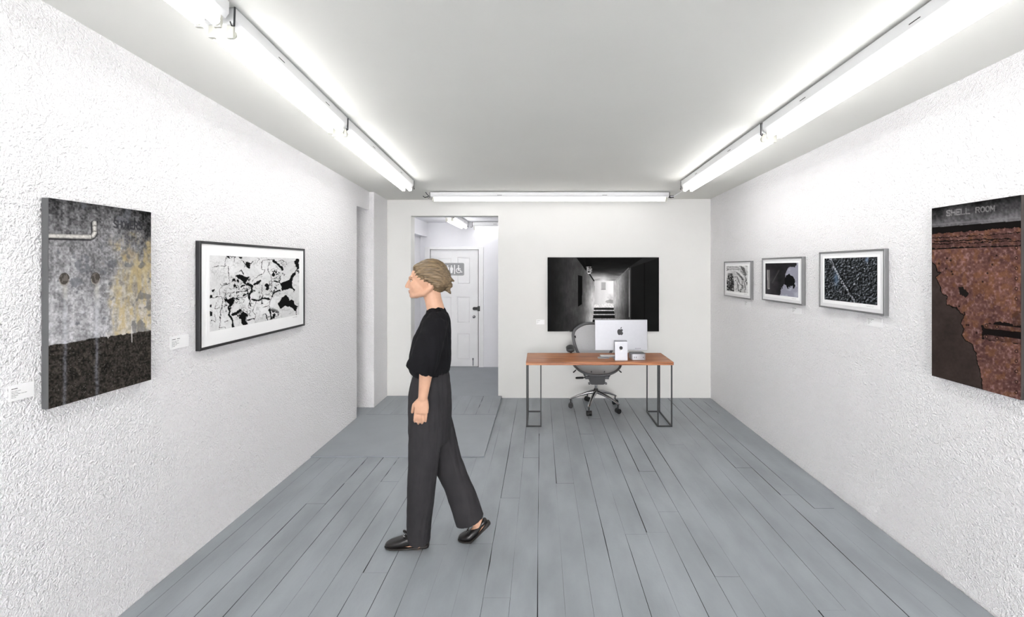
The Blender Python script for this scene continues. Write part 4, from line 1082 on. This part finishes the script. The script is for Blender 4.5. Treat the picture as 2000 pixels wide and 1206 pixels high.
# ------------------------------------------------------------------ the walking person
BY = 2.74
def P(px_, py_, yo=0.0):
    d = BY + yo
    return Vector(((px_ - VX) * d / F, d, H - (py_ - VY) * d / F))
pk = BY / F          # metres per pixel at the body
per = thing('person', 'person with tied-back light hair in black top, charcoal trousers and black loafers walking left', 'person', (P(840, 1073).x, BY, 0))
M_SKIN = mat('skin', (198, 156, 130), .5, var=.05, vscale=30, spec=.4)
M_HAIR = mat('blond_hair', (130, 110, 82), .5, var=.3, vscale=14, stretch=(1, 6, 8), rgb2=(80, 66, 46), bump=.3, bscale=40)
M_TOP = mat('black_top', (20, 20, 23), .85, var=.2, vscale=20, bump=.15, bscale=120, spec=.15)
M_TROU = mat('charcoal_trousers', (49, 48, 50), .85, var=.1, vscale=12, bump=.2, bscale=200, spec=.15)
M_SHOE = mat('black_leather', (24, 22, 22), .28, var=.1, vscale=20)
M_SOLE = mat('dark_sole', (30, 26, 24), .6)
M_LIP = mat('lip', (172, 120, 108), .5)
M_EYE = mat('eye_white', (178, 168, 160), .6)
M_IRIS = mat('iris', (70, 66, 60), .3)
# --- one continuous body
b = BM()
ell(b, P(838, 541), .098, .074, .092, 28, 18)                     # skull
ell(b, P(820, 557), .062, .058, .074, 24, 16); ell(b, P(825, 538), .066, .057, .058, 20, 14)                      # face
ell(b, P(812, 574), .036, .036, .028, 18, 12)                      # jaw front
ell(b, P(806, 578), .018, .022, .016, 14, 10)                      # chin
for s in (-1, 1):
    limb(b, [P(809, 577, s * .018), P(828, 573, s * .048), P(843, 560, s * .062)], [.016, .020, .018], 12)   # jaw line
    ell(b, P(810, 561, s * .036), .020, .020, .018, 14, 10)        # cheek
    limb(b, [P(801, 543, s * .008), P(804, 541, s * .035)], [.010, .010], 10)   # brow
    # ear: shell with rim
    ell(b, P(841, 556, s * .072), .017, .007, .030, 16, 10, Matrix.Rotation(-.2, 4, 'Y'))
    tube(b, catmull([P(838, 560, s * .077), P(836, 551, s * .079), P(841, 546, s * .081), P(846, 550, s * .080), P(845, 559, s * .078), P(840, 565, s * .075)], 5), .0042, 8)
limb(b, [P(802, 545), P(797.5, 553), P(794.5, 560)], [.009, .010, .0115], 12)   # nose
for s in (-1, 1): ell(b, P(799.5, 562, s * .009), .009, .007, .006, 12, 8)
ell(b, P(801.5, 568.5), .009, .020, .0055, 14, 8); ell(b, P(802.3, 572), .009, .018, .006, 14, 8)
limb(b, [P(840, 560), P(846, 585), P(852, 608), P(852, 628)], [.055, .049, .052, .058], 20)   # neck
# torso inside the clothes
def tor(py_, a, c, hw, yo=0.0):
    m = P((a + c) / 2, py_, yo); return (m, Vector(((c - a) / 2 * pk, 0, 0)), Vector((0, hw, 0)))
loft(b, [tor(606, 838, 868, .06), tor(616, 834, 872, .12), tor(632, 826, 873, .165), tor(660, 818, 874, .165), tor(690, 813, 872, .15), tor(725, 812, 868, .13), tor(765, 808, 872, .15), tor(810, 806, 873, .155), tor(845, 812, 868, .14)], 24)
def arm(s, sh, el, wr, sp):
    limb(b, [sh, (sh + el) / 2, el], [.045, .042, .039], 14)
    limb(b, [el, el.lerp(wr, .35), wr], [.040, .038, .0255], 14)
    d = (wr - el).normalized(); side = Vector((1, 0, 0)) ; side = (side - d * side.dot(d)).normalized(); nrm = d.cross(side)
    # palm faces the thigh: width along x
    rg = []
    for t_, w_, h_ in ((-.005, .025, .020), (.02, .034, .019), (.05, .040, .0175), (.078, .040, .015), (.088, .034, .011)):
        rg.append((wr + d * t_ , side * w_, nrm * h_))
    loft(b, rg, 16)
    inn = Vector((0, -s, 0)) * -1       # direction towards the thigh
    inn = Vector((0, 1 if s < 0 else -1, 0))
    for i, (o_, ln, r_) in enumerate(((-.029, .070, .0092), (-.010, .080, .0095), (.0095, .074, .0092), (.027, .058, .0082))):
        k0 = wr + d * .066 + side * o_
        f1 = (d + inn * .10 + side * o_ * 1.5).normalized(); f2 = (d + inn * .45 - side * .08).normalized(); f3 = (d + inn * .95 - side * .1).normalized()
        p1 = k0 + f1 * (.016 + ln * .45); p2 = p1 + f2 * ln * .32; p3 = p2 + f3 * ln * .24
        limb(b, [k0, p1, p2, p3], [r_ * 1.02, r_, r_ * .92, r_ * .8], 10)
    th0 = wr + d * .022 - side * .024 + inn * .006; t1 = (d * .75 - side * .62 + inn * .30).normalized(); t2 = (d * .95 - side * .18 + inn * .35).normalized()
    limb(b, [th0, th0 + t1 * .038, th0 + t1 * .038 + t2 * .030, th0 + t1 * .038 + t2 * .052], [.015, .0125, .0108, .0088], 10)
arm(-1, P(853, 632, -.140), P(836, 697, -.205), P(826, 778, -.20), 0)
arm(1, P(856, 632, .140), P(858, 700, .205), P(850, 772, .20), 0)
# legs, ankles and feet
limb(b, [P(836, 820, -.08), P(832, 860, -.085), P(823, 930, -.07), P(822, 985, -.05), P(821, 1048, -.02), P(820, 1060, -.02)], [.080, .078, .054, .052, .037, .04], 16)
limb(b, [P(820, 1060, -.02), P(795, 1066, -.02), P(770, 1069, -.02)], [.034, .024, .016], 12, .9)
limb(b, [P(848, 820, .08), P(860, 860, .08), P(880, 915, .07), P(899, 962, .06), P(927, 1012, .05), P(936, 1026, .05)], [.080, .078, .054, .046, .035, .033], 16)
limb(b, [P(940, 1024, .05), P(925, 1040, .05), P(915, 1058, .05)], [.033, .028, .018], 12, .9)
me = remesh(b, .0042, 2, .5)
body = mesh_obj('body', me, M_SKIN, per, smooth=True)
# --- eyes, brows, lips
for s in (-1, 1):
    b = BM(); ell(b, P(805.2, 549.5, s * .030), .0100, .0120, .0075, 16, 10); ey = obj('eye', b, M_EYE, per, smooth=True)
    b = BM(); ell(b, P(803.2, 549.5, s * .0305), .0056, .0074, .0058, 12, 8); obj('iris', b, M_IRIS, ey, smooth=True)
    b = BM(); tube(b, catmull([P(801.3, 548, s * .020), P(801.2, 546.6, s * .031), P(804.5, 547, s * .042), P(808, 549.5, s * .045)], 4), .0018, 6); obj('eyelid', b, M_HAIR, per, smooth=True)
    b = BM(); tube(b, catmull([P(800.3, 543.5, s * .012), P(800.6, 542, s * .024), P(804, 542.5, s * .042)], 4), .0032, 6, ry=.0022); obj('eyebrow', b, M_HAIR, per, smooth=True)
b = BM(); ell(b, P(800.2, 568.6), .0072, .0195, .0042, 16, 8); ell(b, P(801.0, 571.9), .0074, .0175, .0048, 16, 8); obj('lips', b, M_LIP, per, smooth=True)
# --- hair: swept back over the skull into a loose low knot
b = BM()
ell(b, P(842, 535), .103, .083, .089, 30, 18)
ell(b, P(855, 545), .078, .080, .082, 26, 16)
ell(b, P(822, 525), .044, .060, .034, 18, 12)
for s in (-1, 1):
    limb(b, [P(819, 533, s * .052), P(834, 543, s * .074), P(856, 556, s * .062), P(868, 556, s * .02)], [.018, .024, .030, .026], 12, .8)
limb(b, [P(862, 550), P(872, 554), P(879, 558)], [.034, .036, .018], 14)
limb(b, [P(866, 546), P(878, 545), P(886, 549)], [.022, .016, .006], 10); limb(b, [P(866, 560), P(876, 567), P(880, 574)], [.020, .013, .004], 10)
me = remesh(b, .0045, 4, .5)
n_ = len(me.vertices); co = np.empty(n_ * 3, np.float32); me.vertices.foreach_get('co', co); co = co.reshape(-1, 3)
no = np.empty(n_ * 3, np.float32); me.vertices.foreach_get('normal', no); no = no.reshape(-1, 3)
kc = np.array(P(874, 556)); rel = co - kc; ang = np.arctan2(rel[:, 1], rel[:, 2] + .0)
ang2 = np.arctan2(rel[:, 2], np.abs(rel[:, 1]) + .02)
dsp = .0019 * np.sin(ang * 34 + 3 * np.sin(rel[:, 0] * 30)) + .0012 * np.sin(ang * 71 + rel[:, 0] * 40)
co += no * dsp[:, None]; me.vertices.foreach_set('co', co.reshape(-1)); me.update()
mesh_obj('hair', me, M_HAIR, per, smooth=True)
# --- top: loose body with wide elbow sleeves
b = BM()
loft(b, [tor(601, 836, 867, .060), tor(606, 834, 870, .085), tor(614, 831, 874, .125), tor(628, 824, 878, .178), tor(655, 812, 880, .185), tor(685, 805, 880, .182), tor(712, 803, 878, .18), tor(722, 805, 876, .172), tor(728, 810, 873, .16)], 28)
limb(b, [P(853, 626, -.140), P(843, 660, -.185), P(831, 697, -.210), P(821, 723, -.207)], [.066, .074, .083, .086], 20, .92, round_ends=False)
limb(b, [P(856, 626, .140), P(853, 660, .185), P(855, 697, .210), P(852, 723, .207)], [.066, .074, .080, .082], 20, .92, round_ends=False)
ell(b, P(853, 628, -.125), .068, .066, .058, 18, 12); ell(b, P(856, 628, .125), .068, .066, .058, 18, 12)
me = remesh(b, .006, 4, .5)
def wrinkle(me, amp, sx, sz, seed):
    n_ = len(me.vertices); co = np.empty(n_ * 3, np.float32); me.vertices.foreach_get('co', co); co = co.reshape(-1, 3)
    no = np.empty(n_ * 3, np.float32); me.vertices.foreach_get('normal', no); no = no.reshape(-1, 3)
    a = fbm(co[:, 0] * sx + co[:, 1] * sx, co[:, 2] * sz + co[:, 1] * sz * .3, 1.0, 3, seed) - .5
    co += no * (a * amp)[:, None]; me.vertices.foreach_set('co', co.reshape(-1)); me.update()
wrinkle(me, .022, 26, 7, 4)
mesh_obj('top', me, M_TOP, per, smooth=True)
# --- trousers
b = BM()
loft(b, [tor(718, 812, 872, .145), tor(738, 807, 876, .158), tor(770, 801, 879, .172), tor(805, 800, 880, .176), tor(840, 801, 879, .172), tor(862, 806, 876, .15)], 28)
limb(b, [P(832, 820, -.08), P(829, 865, -.082), P(824, 930, -.068), P(820, 995, -.045), P(818.5, 1056, -.02)], [.098, .095, .084, .076, .068], 22, .95, round_ends=False)
limb(b, [P(850, 820, .08), P(861, 862, .082), P(876, 905, .072), P(897, 958, .062), P(919, 1018, .052)], [.096, .096, .086, .084, .088], 22, .9, round_ends=False)
me = remesh(b, .006, 4, .5); wrinkle(me, .018, 22, 5, 9)
mesh_obj('trousers', me, M_TROU, per, smooth=True)
b = BM(); loft(b, [tor(715, 811, 873, .147), tor(726, 809, 875, .153)], 28); obj('waistband', b, M_TROU, per, smooth=True)
# --- loafers
def ringx(c, ax, up, w, h0, h1, n=18):
    """section across the shoe: half width w, from h0 to h1 above the sole line"""
    out = []
    for i in range(n):
        a = 2 * math.pi * i / n; ca, sa = math.cos(a), math.sin(a)
        yy = w * math.copysign(abs(ca) ** .75, ca); hh = (h0 + h1) / 2 + (h1 - h0) / 2 * math.copysign(abs(sa) ** .75, sa)
        out.append(c + Vector((0, yy, 0)) + up * hh)
    return out
def shoe(spine, label):
    """spine: list of (point on the ground line of the sole, up vector, half width, sole thickness, top height)"""
    b = BM(); R = []
    for c, up, w, s0, h1 in spine: R.append([b.verts.new(p) for p in ringx(Vector(c), None, Vector(up).normalized(), w, s0, h1)])
    for a_, c_ in zip(R, R[1:]):
        for i in range(len(a_)): b.faces.new((a_[i], a_[(i+1) % len(a_)], c_[(i+1) % len(a_)], c_[i]))
    b.faces.new(R[0]); b.faces.new(R[-1][::-1])
    sh = obj('shoe', b, M_SHOE, per, smooth=True)
    md = sh.modifiers.new('s', 'SUBSURF'); md.levels = 1; md.render_levels = 1
    b = BM(); R = []
    for i, (c, up, w, s0, h1) in enumerate(spine): R.append([b.verts.new(p) for p in ringx(Vector(c), None, Vector(up).normalized(), w + .003, 0, s0 + .003)])
    for a_, c_ in zip(R, R[1:]):
        for i in range(len(a_)): b.faces.new((a_[i], a_[(i+1) % len(a_)], c_[(i+1) % len(a_)], c_[i]))
    b.faces.new(R[0]); b.faces.new(R[-1][::-1])
    obj('sole', b, M_SOLE, sh, smooth=True, angle=.8)
    return sh
yF = BY - .02
gx = lambda p, yo: (p - VX) * (BY + yo) / F
Z = Vector((0, 0, 1))
sp = []
for p_, w, s0, h1 in ((837.5, .016, .02, .055), (834, .029, .022, .070), (824, .034, .022, .078), (812, .033, .016, .080), (799, .037, .010, .078), (788, .042, .009, .062), (776, .046, .009, .048), (765, .043, .009, .038), (757, .032, .009, .030), (752.5, .013, .010, .022)):
    sp.append(((gx(p_, -.02), yF, .0015), Z, w, s0, h1))
sL = shoe(sp, '')
# strap with metal bit on the instep
def bit(parent, c, up, fwd, w):
    up = Vector(up).normalized(); fwd = Vector(fwd).normalized(); b = BM()
    tube(b, [Vector(c) + Vector((0, y_, 0)) + up * (-.6 * abs(y_) ** 1.3) for y_ in (-w, -w*.6, -w*.25, 0, w*.25, w*.6, w)], .0035, 8, ry=.006)
    obj('shoe_strap', b, M_SHOE, parent, smooth=True)
    b = BM()
    for s in (-1, 1):
        ctr = Vector(c) + Vector((0, s * w * .55, 0)) + up * .001
        tube(b, [ctr + fwd * .009 * math.cos(a_ * math.pi / 5) + Vector((0, 1, 0)) * .009 * math.sin(a_ * math.pi / 5) for a_ in range(10)], .0018, 6, True)
    tube(b, [Vector(c) + Vector((0, -w * .5, 0)) + up * .004, Vector(c) + Vector((0, w * .5, 0)) + up * .004], .002, 6)
    obj('metal_bit', b, M_CHROME, parent, smooth=True)
bit(sL, (gx(792, -.02), yF, .074), Z, (-1, 0, .3), .030)
b = BM(); limb(b, [(gx(797, -.02), yF, .078), (gx(790, -.02), yF, .092)], [.016, .012], 12, .5); obj('shoe_tongue', b, M_SHOE, sL, smooth=True)
# right shoe: forefoot on the floor, heel lifted
yR = .05; e1 = Vector((1, 0, 0)); ang = math.radians(42)
toe = Vector((gx(895, yR), BY + yR, .0015)); ball = toe + e1 * .085
sp = []
for s_, w, s0, h1 in ((0, .012, .010, .022), (.012, .030, .009, .030), (.035, .043, .009, .040), (.06, .046, .009, .047)): sp.append((toe + e1 * s_, Z, w, s0, h1))
sp.append((ball, Vector((-math.sin(ang * .4), 0, math.cos(ang * .4))), .044, .009, .056))
ax = Vector((math.cos(ang), 0, math.sin(ang))); up = Vector((-math.sin(ang), 0, math.cos(ang)))
for s_, w, s0, h1 in ((.03, .038, .010, .058), (.065, .034, .012, .050), (.10, .034, .022, .052), (.13, .030, .024, .056), (.143, .016, .024, .048)): sp.append((ball + ax * s_ + e1 * .004, up, w, s0, h1))
sR = shoe(sp[::-1], '')
bit(sR, ball + ax * .02 + up * .063, up, -ax, .028)
